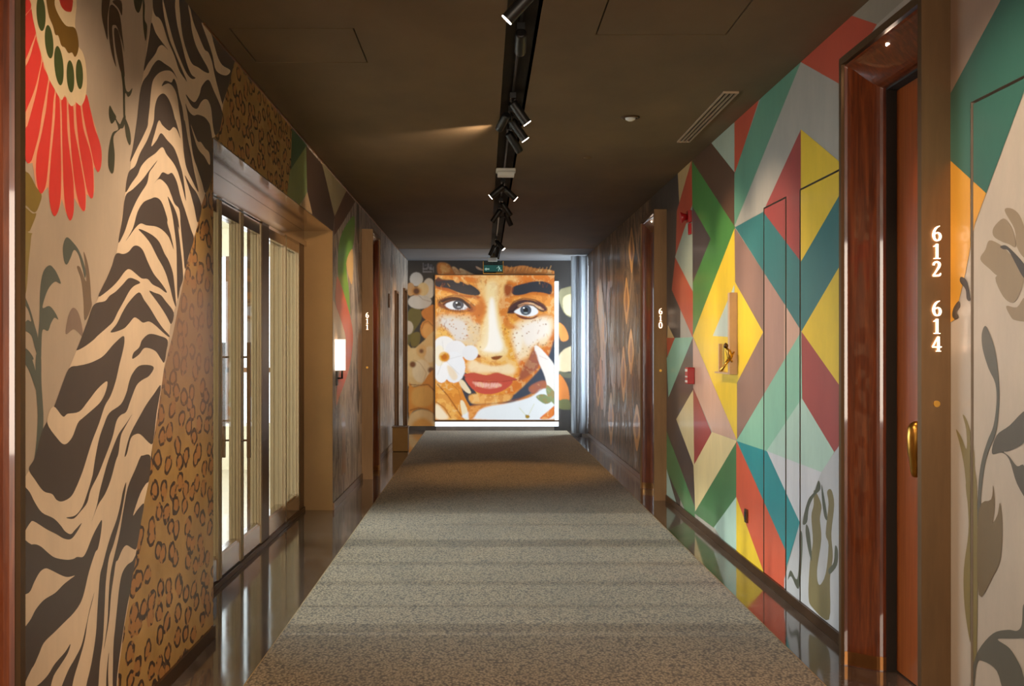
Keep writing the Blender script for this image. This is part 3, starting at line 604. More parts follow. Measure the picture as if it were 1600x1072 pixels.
# scratchy leaf strokes and pale washes of the far abstract mural, both walls
def wash(lst, y0, y1, z0, z1, n, cols, wy, hz, lay):
    for k in range(n):
        cy, cz = random.uniform(y0, y1), random.uniform(z0, z1); a = random.uniform(.6, 1.3); t = random.uniform(-.25, .25)
        pts = smooth([(cy + a * wy * math.cos(q) * random.uniform(.6, 1.2) + t * hz * math.sin(q), cz + a * hz * math.sin(q) * random.uniform(.8, 1.1)) for q in np.linspace(0, 2 * math.pi, 8, endpoint=False)], 3)
        lst.append((lay, srgb(random.choice(cols)), pts))
wash(Rsh, 13.2, 17, .5, 2.5, 26, ['#c9ab90', '#a18a76', '#d49c74', '#7c5a48', '#b9b4b0'], .22, .30, .4)
wash(Rsh, 10.9, 14.5, .15, 1.5, 60, ['#2a211d', '#3c302a', '#8d8078', '#a39488', '#241c19'], .07, .13, .5)
wash(Rsh, 10.9, 14.5, 1.3, 2.6, 30, ['#4a3c30', '#6d5a44', '#372c25'], .12, .20, .45)
hR = holesR + [(17.15, 18.5, -1, 9)]
mural('mural_painting', Rsh, rects_minus((Y0, YE, 0.0, ZC), hR), XR, 1, wr, [M['paint'], M['abs_brown'], M['abs_dark']])
sdlab = ['narrow flush service door painted across red, teal and mint diamonds', 'flush service door painted yellow and teal beside the portal of 612 and 614', 'flush service door painted teal and grey with plant stems at the right picture edge']
for i, (a, c, z) in enumerate(SD):
    d = MB().box(XR, XR + .04, a, c, .052, z).build('door_%d' % (i + 5), M['back'], origin=(XR, (a + c) / 2, 0), kind='structure'); tag(d, sdlab[i], 'door')
    mural('painted_face', Rsh, [(a, c, .052, z)], XR, 1, d, [M['paint'], M['abs_brown'], M['abs_dark']])
    MB().box(XR + .02, XR + .05, a - .022, c + .022, 0, z + .01).build('joint_recess', M['gap'], wr)

# ------------------------------------------------------------------ END WALL: portrait raster written as per-vertex paint
SS = 2.0; PX0, PX1, PY0, PY1 = 634, 916, 400, 674
Wd, Ht = int((PX1 - PX0) * SS), int((PY1 - PY0) * SS)
img = np.zeros((Ht, Wd, 3)); img[:] = np.array(srgb('#2f2b2b'))
def blur(a, r):
    r = int(r)
    if r < 1: return a
    for _ in range(2):
        for ax in (0, 1):
            p = np.pad(a, [(r + 1, r) if k == ax else (0, 0) for k in (0, 1)], mode='edge'); cs = np.cumsum(p, axis=ax)
            n = a.shape[ax]
            a = (np.take(cs, np.arange(2 * r + 1, 2 * r + 1 + n), ax) - np.take(cs, np.arange(0, n), ax)) / (2 * r + 1)
    return a
def paint_poly(pts, c, bl=0.6, al=1.0, sm=True, clip=None):
    if sm: pts = smooth(pts, 4)
    q = np.array([((x - PX0) * SS, (y - PY0) * SS) for x, y in pts])
    pad = int(bl * SS * 2) + 2
    x0, x1 = max(0, int(q[:, 0].min()) - pad), min(Wd, int(q[:, 0].max()) + pad + 1)
    y0, y1 = max(0, int(q[:, 1].min()) - pad), min(Ht, int(q[:, 1].max()) + pad + 1)
    if x1 <= x0 or y1 <= y0: return
    gx, gy = np.meshgrid(np.arange(x0, x1) + .5, np.arange(y0, y1) + .5)
    ins = np.zeros(gx.shape, bool); n = len(q)
    for i in range(n):
        (xa, ya), (xb, yb) = q[i], q[(i + 1) % n]
        if ya == yb: continue
        ins ^= ((ya > gy) != (yb > gy)) & (gx < (xb - xa) * (gy - ya) / (yb - ya) + xa)
    mk = blur(ins.astype(float), round(bl * SS)) * al
    if clip:
        cx0, cx1, cy0, cy1 = [(v) for v in clip]
        mk *= ((gx > (cx0 - PX0) * SS) & (gx < (cx1 - PX0) * SS) & (gy > (cy0 - PY0) * SS) & (gy < (cy1 - PY0) * SS))
    cc = np.array(srgb(c)); img[y0:y1, x0:x1] = img[y0:y1, x0:x1] * (1 - mk[..., None]) + cc * mk[..., None]
def ell(cx, cy, rx, ry, c, bl=.5, al=1, rot=0, clip=None):
    pts = []
    for t in np.linspace(0, 2 * math.pi, 16, endpoint=False):
        a, b2 = rx * math.cos(t), ry * math.sin(t)
        pts.append((cx + a * math.cos(rot) - b2 * math.sin(rot), cy + a * math.sin(rot) + b2 * math.cos(rot)))
    paint_poly(pts, c, bl, al, False, clip)
def stroke(pts, wd, c, bl=.5, al=1):
    for a, b2 in zip(pts[:-1], pts[1:]):
        a = np.array(a, float); b2 = np.array(b2, float); d = b2 - a; L = np.hypot(*d) + 1e-6; n = np.array([-d[1], d[0]]) / L * wd / 2
        paint_poly([tuple(a + n), tuple(b2 + n), tuple(b2 - n), tuple(a - n)], c, bl, al, False)
T = fr(620, 380, 3.35); V = fr(630, 400, 3.829); q1 = fr(676, 410, 8.25); q2 = fr(770, 410, 8.25); q3 = fr(676, 535, 8.25); q4 = fr(770, 535, 6.92)
t1 = lambda x, y: (620 + x / 3.35, 380 + y / 3.35)
PB = (680, 866, 430, 656)
# whole head, partly beyond the panel
paint_poly([(640, 520), (662, 500), (684, 412), (760, 404), (872, 420), (880, 520), (866, 600), (860, 640), (800, 672), (640, 672)], '#2f2b2b', 2)
paint_poly([(680, 430), (866, 430), (866, 656), (680, 656)], '#ea9a3c', 0, 1, False)
# hair and forehead above the panel
paint_poly(T([(215, 108), (265, 108), (300, 150), (300, 172), (225, 172)]), '#d9822f', .8)
paint_poly(T([(225, 118), (255, 118), (280, 150), (240, 155)]), '#efab5c', 1)
paint_poly(T([(290, 128), (312, 130), (345, 172), (315, 174)]), '#e8b680', .5)
paint_poly(T([(330, 132), (390, 158), (420, 172), (350, 174)]), '#ecc694', .6)
paint_poly(T([(415, 122), (450, 138), (460, 146), (425, 138)]), '#c89a80', .4)
paint_poly(T([(550, 122), (600, 128), (660, 118), (720, 132), (800, 140), (848, 160), (848, 178), (540, 178)]), '#d98138', .6)
for i in range(26):
    x = 560 + i * 10.5 + rng.uniform(-4, 4); stroke(T([(x, 118 + rng.uniform(0, 12)), (x - 12, 150 + rng.uniform(-6, 10))]), .7, '#2f2724' if i % 2 else '#efa95a', .3, .8)
# skin tones in the panel
P = lambda pts, c, bl=.6, al=1, sm=True: paint_poly(pts, c, bl, al, sm, PB)
P(T([(205, 170), (850, 170), (850, 205), (560, 222), (440, 215), (300, 190), (205, 185)]), '#d9792a', 1.2)
P(T([(430, 180), (640, 180), (600, 225), (560, 330), (540, 400), (450, 400), (430, 300)]), '#f0c078', 4)
P(T([(430, 340), (560, 340), (600, 470), (620, 600), (560, 620), (420, 610), (380, 560), (430, 450)]), '#f5bf62', 4)
P(T([(470, 215), (528, 215), (530, 330), (548, 430), (585, 545), (570, 585), (500, 597), (430, 590), (405, 560), (450, 440), (465, 330)]), '#f6dca4', 2.6)
P(T([(488, 300), (508, 300), (528, 440), (556, 540), (530, 572), (450, 562), (452, 520), (475, 430)]), '#fffaf0', 2.0)
P(T([(462, 400), (480, 400), (478, 520), (450, 560), (440, 520)]), '#f8e2b0', 1.2, .8)
P(T([(545, 400), (560, 420), (585, 520), (570, 540)]), '#f0b24c', 1.2, .8)
P(T([(215, 385), (330, 380), (420, 395), (440, 470), (400, 560), (330, 545), (215, 500)]), '#e4cda8', 3)
P(T([(230, 400), (300, 395), (360, 420), (370, 500), (290, 500)]), '#e6dfd8', 2.5)
P(T([(215, 440), (260, 450), (300, 505), (215, 505)]), '#f3bf62', 2)
P(T([(560, 420), (610, 400), (640, 430), (600, 520), (620, 600), (660, 640), (600, 680), (570, 620), (590, 560)]), '#f0b04a', 2.5)
P(T([(620, 425), (700, 395), (810, 385), (820, 470), (800, 530), (720, 540), (690, 590), (650, 640), (615, 560), (600, 490)]), '#f6dcb4', 3)
P(T([(650, 440), (780, 400), (800, 470), (740, 510), (680, 540)]), '#f8ece0', 3)
P(T([(615, 470), (660, 470), (650, 560), (630, 570)]), '#fbefdc', 2)
P(T([(400, 600), (480, 620), (560, 620), (620, 650), (600, 690), (500, 680), (400, 680), (370, 650)]), '#f9dfb4', 2.5)
P(T([(560, 270), (600, 250), (610, 300), (580, 360), (600, 420), (640, 445), (560, 430), (535, 330)]), '#db8436', 2)
P(T([(400, 290), (440, 270), (470, 340), (440, 420), (390, 400), (420, 340)]), '#dd8636', 2.2)
P(T([(215, 265), (330, 265), (420, 300), (440, 330), (330, 285), (215, 300)]), '#f3ae56', 1)
P(T([(620, 290), (760, 270), (830, 300), (840, 420), (800, 360), (740, 310), (640, 300)]), '#ef9c46', 1.5)
P(T([(640, 620), (700, 590), (760, 560), (810, 480), (845, 430), (845, 520), (770, 640), (700, 710), (620, 780), (560, 800), (600, 740), (640, 700)]), '#d9772c', 2)
P(T([(690, 600), (725, 545), (750, 620), (700, 690), (640, 720), (650, 670)]), '#a5583a', 1.4)
# brows
P(q1([(40, 300), (120, 300), (240, 350), (360, 410), (480, 430), (600, 440), (590, 470), (400, 450), (200, 380), (60, 350)]), '#b45a1c', 1.2)
P(q1([(35, 225), (150, 215), (260, 232), (410, 262), (530, 312), (612, 385), (590, 428), (470, 425), (330, 392), (200, 340), (50, 312)]), '#2b2930', .6)
P(q1([(60, 200), (110, 190), (200, 220), (60, 250)]), '#5c3020', .8)
P(q1([(90, 180), (220, 185), (215, 225), (120, 215)]), '#e39a48', .8); P(q1([(265, 190), (330, 200), (350, 265), (290, 255)]), '#eeb26a', .6); P(q1([(365, 190), (430, 240), (470, 295), (400, 265)]), '#eeaa5a', .6)
P(q2([(190, 240), (300, 270), (500, 225), (700, 225), (790, 300), (790, 440), (700, 440), (500, 430), (300, 450), (180, 440)]), '#cf7426', 1.6)
P(q2([(235, 375), (275, 315), (400, 278), (520, 252), (650, 250), (755, 300), (748, 412), (640, 395), (500, 390), (400, 418), (285, 428)]), '#2c2e37', .6)
P(q2([(150, 300), (230, 290), (260, 330), (230, 430), (160, 440)]), '#9c4c1e', 1.6)
# eyes
P(q1([(60, 500), (130, 470), (250, 440), (370, 460), (460, 520), (560, 580), (540, 630), (440, 620), (350, 640), (230, 620), (100, 590)]), '#8a4a24', 1.2)
P(q1([(70, 520), (140, 480), (250, 455), (370, 470), (450, 530), (530, 600), (480, 600), (420, 540), (330, 490), (220, 490), (130, 520)]), '#3c2018', .5)
P(q1([(160, 555), (210, 520), (300, 500), (380, 520), (430, 560), (460, 600), (400, 615), (300, 615), (220, 600)]), '#eef0f4', .5)
x, y = q1([(333, 550)])[0]; ell(x, y, 8.8, 7.8, '#30313c', .4, 1, 0, PB); ell(x, y, 7, 6, '#5c606e', .6, .8, 0, PB); ell(x, y, 4.2, 4.2, '#181820', .3, 1, 0, PB); ell(x - 2.5, y - 3, 1.6, 1.2, '#ffffff', .2, 1, 0, PB); ell(x + 1, y + 3.4, 3, 1.2, '#c8ccd4', .4, .8, 0, PB)
for i in range(12): stroke(q1([(90 + i * 30, 590 + 20 * math.sin(i / 3)), (70 + i * 32, 660 - 10 * (i % 3))]), .7, '#6a3418', .3, .8)
for i in range(10): stroke(q1([(75 + i * 30, 500 - 6 * i + i * i * .6), (60 + i * 28, 455 - 5 * i + i * i * .7)]), .8, '#5a2c18', .3, .85)
P(q1([(430, 590), (520, 600), (560, 570), (545, 640), (480, 650)]), '#a8582c', 1)
P(q2([(190, 660), (210, 590), (260, 530), (340, 490), (430, 480), (540, 500), (640, 560), (700, 620), (620, 640), (560, 600), (330, 600), (300, 660)]), '#4a2a2a', .8)
P(q2([(320, 560), (420, 520), (500, 525), (580, 560), (660, 600), (640, 625), (560, 590), (450, 555), (350, 580)]), '#e2b28c', .5)
P(q2([(275, 640), (330, 600), (420, 560), (520, 570), (580, 620), (570, 670), (480, 700), (380, 690), (320, 670)]), '#f2f4f8', .5)
x, y = q2([(425, 620)])[0]; ell(x, y, 8.8, 8.0, '#2c2f3a', .4, 1, 0, PB); ell(x, y, 7.4, 6.4, '#5b6474', .6, .8, 0, PB); ell(x, y, 4.2, 4.2, '#15161c', .3, 1, 0, PB); ell(x - 3, y - 3.5, 1.5, 1.2, '#ffffff', .2, 1, 0, PB); ell(x, y + 4.2, 3, 1, '#b8c8c8', .4, .8, 0, PB)
P(q2([(290, 670), (380, 700), (480, 720), (570, 690), (560, 715), (470, 740), (360, 725)]), '#6e3424', .6)
P(q2([(560, 500), (650, 545), (700, 620), (640, 600)]), '#5c3234', .8)
for i in range(9): stroke(q2([(330 + i * 38, 520 + 3 * (i - 4) ** 2), (300 + i * 44, 490 + 3 * (i - 4) ** 2)]), .7, '#3a2222', .3, .7)
# darker painted contours round eyes, nose and cheeks
P(q1([(480, 560), (560, 560), (640, 500), (660, 620), (600, 720), (500, 680), (540, 620)]), '#c76a20', 1.4, .8)
stroke(q1([(120, 500), (180, 450), (280, 425), (380, 445), (470, 505), (545, 570)]), 1.3, '#6a3014', .5, .9)
stroke(q1([(150, 590), (220, 625), (330, 645), (430, 640), (520, 610)]), 1.2, '#6a3014', .5, .9)
stroke(q1([(140, 550), (200, 510), (300, 485), (390, 500), (450, 560), (490, 600)]), 1.5, '#231418', .35, 1)
stroke(q2([(190, 655), (260, 630), (320, 570), (400, 545), (520, 555), (590, 610), (660, 635)]), 1.5, '#241a20', .35, 1)
stroke(q2([(200, 610), (270, 510), (400, 465), (540, 485), (650, 545), (700, 600)]), 1.5, '#5a2a1c', .5, .9)
stroke(q2([(300, 675), (400, 715), (500, 728), (590, 690)]), 1.1, '#7a3420', .4, .9)
for k in range(70):
    cx_, cy_ = rng.uniform(684, 862), rng.uniform(432, 440) if k % 2 else rng.uniform(640, 654)
    if k < 26: cx_, cy_ = rng.uniform(683, 700), rng.uniform(440, 520)
    elif k < 52: cx_, cy_ = rng.uniform(838, 864), rng.uniform(436, 600)
    else: cx_, cy_ = rng.uniform(700, 860), rng.uniform(432, 442)
    stroke([(cx_, cy_), (cx_ + rng.uniform(-4, 4), cy_ + rng.uniform(3, 7))], .8, ['#a9521a', '#8a3f18', '#f2b056'][k % 3], .4, .6)
# freckles
for i in range(150):
    if rng.random() < .5: x, y = 690 + rng.uniform(0, 62), 492 + rng.uniform(0, 56)
    else: x, y = 786 + rng.uniform(0, 72), 492 + rng.uniform(0, 70)
    ell(x, y, rng.uniform(.5, 1.4), rng.uniform(.5, 1.2), ['#a9681e', '#7f4a1c', '#c98e30'][i % 3], .4, .85, 0, PB)
# nose
P(T([(395, 575), (440, 600), (500, 618), (560, 605), (600, 580), (600, 610), (560, 640), (480, 640), (400, 610)]), '#eeb45c', 1.5)
P(T([(398, 572), (420, 578), (440, 592), (430, 602), (405, 592)]), '#8e4a18', .5); P(T([(492, 598), (520, 592), (555, 590), (540, 606), (510, 612)]), '#8a4818', .6)
P(T([(565, 450), (600, 540), (610, 590), (585, 600), (585, 530)]), '#e9a83e', 1.6)
# jaw shadow, dark ground
P(T([(340, 685), (375, 690), (420, 790), (470, 800), (590, 805), (600, 835), (520, 838), (400, 852), (375, 840), (340, 760)]), '#3b3c46', .6)
P(T([(590, 812), (640, 770), (720, 690), (762, 640), (790, 600), (845, 470), (848, 760), (760, 770), (680, 800), (600, 838)]), '#3e4757', .8)
P(T([(690, 762), (720, 735), (775, 720), (790, 760), (720, 790)]), '#b06a54', .9)
# chin
P(T([(378, 800), (430, 788), (500, 800), (600, 790), (585, 825), (500, 840), (400, 840)]), '#f0b060', 1)
# lips
P(T([(352, 690), (400, 678), (440, 686), (480, 690), (520, 678), (570, 690), (632, 715), (560, 724), (480, 722), (400, 722)]), '#c4503c', .5)
P(T([(358, 704), (420, 716), (500, 722), (606, 720), (570, 765), (500, 790), (430, 784), (385, 750)]), '#cc5240', .5)
P(T([(398, 726), (450, 732), (540, 736), (540, 752), (480, 760), (420, 746)]), '#f2b0a0', 1.2); stroke(T([(400, 720), (480, 726), (560, 724), (630, 715)]), .8, '#7e2c22', .3, .9)
for i in range(9): stroke(T([(410 + i * 15, 730), (414 + i * 13, 752)]), .6, '#fbe6de', .4, .6)
# hands and sleeve
P(T([(205, 725), (290, 735), (330, 770), (348, 860), (378, 918), (205, 918)]), '#e79a3c', .6)
P(T([(215, 770), (260, 790), (300, 860), (320, 918), (230, 918)]), '#f0b35a', 1.5); P(T([(205, 840), (250, 880), (270, 918), (205, 918)]), '#fbe9c8', 1.5)
stroke(T([(212, 735), (270, 800), (310, 860), (345, 912)]), 1.8, '#8a4614', .6, .9); stroke(T([(205, 830), (250, 860), (285, 915)]), 1.8, '#9a5218', .6, .8); stroke(T([(290, 740), (325, 770), (345, 850)]), 1.2, '#a8602a', .5, .7)
P(T([(325, 722), (350, 720), (388, 778), (376, 786), (345, 762)]), '#f2e0bc', .4); P(T([(334, 825), (355, 833), (382, 918), (352, 918), (338, 870)]), '#f5e6c2', .4)
P(T([(380, 880), (420, 855), (560, 842), (700, 805), (765, 760), (845, 790), (845, 918), (375, 918)]), '#eef4f8', .8)
P(T([(378, 918), (380, 870), (430, 845), (520, 842), (440, 870), (400, 918)]), '#e9a052', 1.2); stroke(T([(390, 850), (560, 836), (700, 800), (770, 755)]), 1.6, '#a35a34', .8, .8)
P(T([(721, 540), (742, 542), (790, 592), (825, 640), (845, 700), (845, 800), (800, 800), (775, 700), (745, 630), (724, 585)]), '#f8f0ea', .5)
stroke(T([(745, 590), (790, 610)]), .6, '#d0b0a8', .4, .8); P(T([(690, 640), (718, 560), (742, 632), (720, 672)]), '#a5604a', 1)
P(T([(786, 742), (832, 790), (832, 850), (786, 795)]), '#93a070', .4); P(T([(728, 805), (770, 790), (812, 822), (776, 842)]), '#8e9a6a', .4)
P(T([(748, 918), (790, 880), (835, 845), (835, 880), (800, 918)]), '#e88238', .6); stroke(T([(640, 860), (680, 905)]), 1, '#d4d8a8', .6, .8); stroke(T([(720, 840), (690, 900)]), 1, '#d4d8a8', .6, .8)
x, y = t1(684, 908); ell(x, y, 3.4, 2.8, '#a88a20', .5, 1, 0, PB); ell(x - 2, y - 2, 1, 1, '#5e8a40', .3, 1, 0, PB)
# white flower on the cheek
for cx, cy, rx, ry, c in ((250, 535, 55, 48, '#f7f6f4'), (310, 560, 55, 50, '#f1f2f5'), (300, 650, 60, 82, '#f2f5fa'), (235, 660, 42, 72, '#fbfbfc'), (225, 590, 30, 55, '#fdf4dc'), (385, 575, 42, 40, '#eceef2')):
    x, y = t1(cx, cy); ell(x, y, rx / 3.35, ry / 3.35, c, .6, 1, 0, PB)
P(T([(265, 640), (300, 660), (320, 700), (300, 720), (275, 690)]), '#f2dcb8', 1.2, .8)
for a, b2 in (((265, 610), (340, 590)), ((262, 620), (330, 690)), ((245, 560), (240, 510)), ((240, 620), (215, 690))): stroke(T([a, b2]), .6, '#c4c2c0', .5, .7)
x, y = t1(250, 596); ell(x, y, 8.5, 8, '#e9ac34', 1, 1, 0, PB); ell(x, y, 5, 5, '#c06a12', .8, 1, 0, PB)
def fbm(sc):
    out = np.zeros((Ht, Wd)); amp = 1; tot = 0
    for k in range(3):
        n_ = int(sc * 2 ** k); g = rng.random((n_ + 2, n_ + 2)); yy, xx = np.linspace(0, n_, Ht), np.linspace(0, n_, Wd)
        yi, xi = yy.astype(int), xx.astype(int); fy, fx_ = (yy - yi)[:, None], (xx - xi)[None]
        out += amp * ((g[yi][:, xi] * (1 - fx_) + g[yi][:, xi + 1] * fx_) * (1 - fy) + (g[yi + 1][:, xi] * (1 - fx_) + g[yi + 1][:, xi + 1] * fx_) * fy); tot += amp; amp *= .6
    return out / tot
lum = img.mean(-1); nz = fbm(34); wgt = np.clip(1 - np.abs(lum - .42) / .34, 0, 1)
sk = (img[..., 0] > img[..., 2] * 1.35) & (img[..., 1] > img[..., 0] * .22)
for lo, hi, cc_ in ((.56, .60, '#c9701f'), (.40, .36, '#f7d493')):
    mk = np.clip((nz - lo) / (hi - lo), 0, 1) * wgt * sk * .5
    img[:] = img * (1 - mk[..., None]) + np.array(srgb(cc_)) * mk[..., None]
panel_img = img.copy()
# painted side strips of the wall
LB = (636, 679.5, 400, 668)
pl = lambda pts, c, bl=.5, al=1, sm=True: paint_poly(pts, c, bl, al, sm, LB)
img[:, :int((679.6 - PX0) * SS)] = np.array(srgb('#332e2c'))
pl(V([(30, 335), (100, 320), (110, 380), (60, 460), (30, 540)]), '#6d6430'); pl(V([(50, 470), (100, 460), (95, 530), (50, 540)]), '#77692a')
pl(V([(118, 325), (195, 300), (195, 480), (150, 400), (115, 360)]), '#d98a36', .6)
x, y = V([(145, 440)])[0]; ell(x, y, 11, 15, '#e29a44', .6, 1, 0, LB); ell(x, y + 2, 8, 11, '#edb466', 1, 1, 0, LB); stroke(V([(110, 440), (125, 400), (150, 390), (178, 420)]), 1, '#8a4c1c', .5, .8)
for cx, cy, rx, ry, c in ((80, 140, 40, 42, '#cfd0d0'), (155, 195, 38, 62, '#d8d4cc'), (45, 200, 25, 40, '#c9a070'), (100, 275, 72, 44, '#cdccca'), (30, 430, 32, 42, '#cfc4b4'), (120, 200, 35, 40, '#e0c894')):
    x, y = V([(cx, cy)])[0]; ell(x, y, rx / 3.83, ry / 3.83, c, .6, 1, 0, LB)
x, y = V([(80, 212)])[0]; ell(x, y, 8, 7, '#c98f48', 1.4, 1, 0, LB); ell(x, y, 5, 5, '#5c3418', .8, 1, 0, LB); stroke(V([(85, 230), (120, 262), (170, 275)]), .8, '#8c7462', .5, .8)
pl(V([(20, 540), (60, 558), (120, 512), (160, 470), (195, 465), (195, 680), (150, 700), (125, 765), (80, 780), (20, 760)]), '#e6c488', .6)
for cx, cy, rx, ry, c in ((60, 640, 45, 90, '#e9cc94'), (160, 590, 34, 50, '#ecd8b4'), (110, 690, 55, 70, '#f0dcb8'), (110, 570, 30, 40, '#e4b878')):
    x, y = V([(cx, cy)])[0]; ell(x, y, rx / 3.83, ry / 3.83, c, 1, 1, 0, LB)
for cx, cy, r in ((58, 650, 5), (110, 570, 3.5), (168, 684, 5)):
    x, y = V([(cx, cy)])[0]; ell(x, y, r, r, '#7c4a22', .9, 1, 0, LB)
stroke(V([(60, 620), (100, 640), (140, 700), (120, 760)]), .7, '#b08850', .5, .8)
pl(V([(35, 765), (60, 785), (110, 770), (160, 700), (195, 700), (195, 960), (150, 925), (100, 915), (60, 930), (35, 960)]), '#e0963c', .6); pl(V([(60, 800), (150, 780), (190, 840), (150, 900), (60, 890)]), '#e8b05c', 2)
stroke(V([(40, 770), (100, 775), (150, 770), (195, 815)]), 1.4, '#8a4a1a', .5, .9); stroke(V([(40, 925), (90, 910), (150, 920), (195, 955)]), 1.4, '#8a4a1a', .5, .9)
pl(V([(38, 1060), (38, 960), (90, 922), (150, 926), (195, 965), (195, 1060)]), '#e8c48c', .8); pl(V([(60, 1060), (60, 1000), (120, 970), (180, 1010), (190, 1060)]), '#e2a24c', 2)
img[int((666 - PY0) * SS):, :int((680 - PX0) * SS)] = np.array(srgb('#4a423c'))
RB = (867, 920, 400, 674)
img[:, int((866.5 - PX0) * SS):] = np.array(srgb('#332e2c'))
pr = lambda pts, c, bl=.6, al=1: paint_poly(pts, c, bl, al, True, RB)
pr(T([(850, 260), (880, 235), (990, 230), (990, 380), (900, 385), (860, 330)]), '#8a8060'); pr(T([(870, 300), (900, 270), (990, 270), (990, 370), (890, 375)]), '#d8c098')
pr(T([(845, 420), (880, 440), (900, 500), (860, 510)]), '#c87a38'); pr(T([(850, 590), (900, 545), (990, 540), (990, 660), (900, 672), (850, 672)]), '#bda684')
pr(T([(850, 690), (880, 720), (900, 770), (900, 830), (850, 820)]), '#b8682a'); pr(T([(850, 825), (900, 820), (910, 870), (850, 865)]), '#5c5a34'); pr(T([(850, 670), (900, 680), (990, 680), (990, 700), (880, 705)]), '#54503c')
# maker's mark, top left of the end wall
gx0, gy0 = 661, 411
for (a, b2, c2, d2) in ((0, 0, 1, 15), (0, 8.5, 7, 1.8), (0, 13.2, 14, 1.6), (7.3, 1, 1.6, 8), (2.5, 3.2, 3.5, 1.5), (11, 3, 3.5, 1.6), (10.2, 5, 3.6, 6), (16, 6, 1.2, 9), (6, 6.5, 1.2, 4), (13, 9, 3.5, 1.5)):
    paint_poly([(gx0 + a, gy0 + b2), (gx0 + a + c2, gy0 + b2), (gx0 + a + c2, gy0 + b2 + d2), (gx0 + a, gy0 + b2 + d2)], '#8d8b92', .35, .9, False)
for cx, cy, r in ((664.5, 415, 3.2), (673.5, 416, 3)): ell(cx, cy, r, r * .7, '#3a3a48', .4, .7)

def raster(name, image, x0, x1, y0, y1, Y, parent, mats, step=1):
    ix0, ix1 = int((x0 - PX0) * SS), int((x1 - PX0) * SS); iy0, iy1 = int((y0 - PY0) * SS), int((y1 - PY0) * SS)
    nx, ny = ix1 - ix0 + 1, iy1 - iy0 + 1; o_ = worldloc(parent)
    xs = (PX0 + (ix0 + np.arange(nx)) / SS - CX) * YE / F; zs = H + (CY - (PY0 + (iy0 + np.arange(ny)) / SS)) * YE / F
    X, Z = np.meshgrid(xs, zs); vv = np.stack([X - o_.x, np.full_like(X, Y - o_.y), Z - o_.z], -1).reshape(-1, 3)
    idx = np.arange(nx * ny).reshape(ny, nx); q = np.stack([idx[:-1, :-1], idx[1:, :-1], idx[1:, 1:], idx[:-1, 1:]], -1).reshape(-1, 4)
    me = bpy.data.meshes.new(name); me.vertices.add(len(vv)); me.vertices.foreach_set('co', vv.astype(np.float32).ravel())
    me.loops.add(q.size); me.loops.foreach_set('vertex_index', q.ravel()); me.polygons.add(len(q)); me.polygons.foreach_set('loop_start', np.arange(0, q.size, 4))
    me.update(); me.validate()
    cs = image[np.clip(iy0 + np.arange(ny), 0, Ht - 1)][:, np.clip(ix0 + np.arange(nx), 0, Wd - 1)].reshape(-1, 3)
    at = me.color_attributes.new('Col', 'FLOAT_COLOR', 'POINT'); arr = np.ones((len(vv), 4), np.float32); arr[:, :3] = cs; at.data.foreach_set('color', arr.ravel())
    for mt in mats: me.materials.append(mt)
    ob = bpy.data.objects.new(name, me); C.objects.link(ob); ob.parent = parent; return ob
for (a, c_, d_, e_) in ((634, 681, 404, 673), (681, 866, 404, 432), (866, 915, 404, 673)):
    raster('mural_painting', img, a, c_, d_, e_, YE - .002, wb, [M['paint']])
px = lambda x: (x - CX) * YE / F
pz = lambda y: H + (CY - y) * YE / F
lb = empty('portrait_light_box', (px(773), YE - .03, pz(656)), 'tall backlit portrait panel of a freckled face with flowers on the end wall', 'light box')
raster('printed_face', panel_img, 680.5, 866, 430.5, 656, YE - .06, lb, [M['print']])
MB().box(px(680.5), px(866), YE - .058, YE - .004, pz(656), pz(430.5)).build('panel_body', M['gap'], lb)
b = MB(); b.box(px(679), px(873), YE - .062, YE - .004, pz(658.5), pz(656)); b.box(px(679), px(680.5), YE - .064, YE - .004, pz(656), pz(430)); b.box(px(679), px(867), YE - .064, YE - .004, pz(430.5), pz(429)); b.build('panel_frame', M['bronze_dark'], lb)
MB().box(px(866.5), px(872.5), YE - .05, YE - .004, pz(666), pz(440)).build('light_strip', M['led'], lb)
MB().box(px(680), px(866.4), YE - .05, YE - .004, pz(666), pz(659)).build('light_strip', M['led'], lb)

# ------------------------------------------------------------------ carpet runner
cr = MB().box(-.915, 1.305, Y0 + .4, 18.2, .001, .013).build('carpet_runner', M['carpet'], origin=(.195, 8, 0)); tag(cr, 'wide grey beige woven carpet runner down the corridor', 'carpet')
b = MB(); b.box(-.921, -.915, Y0 + .4, 18.2, .001, .012); b.box(1.305, 1.311, Y0 + .4, 18.2, .001, .012); b.build('binding', M['carpet_edge'], cr)

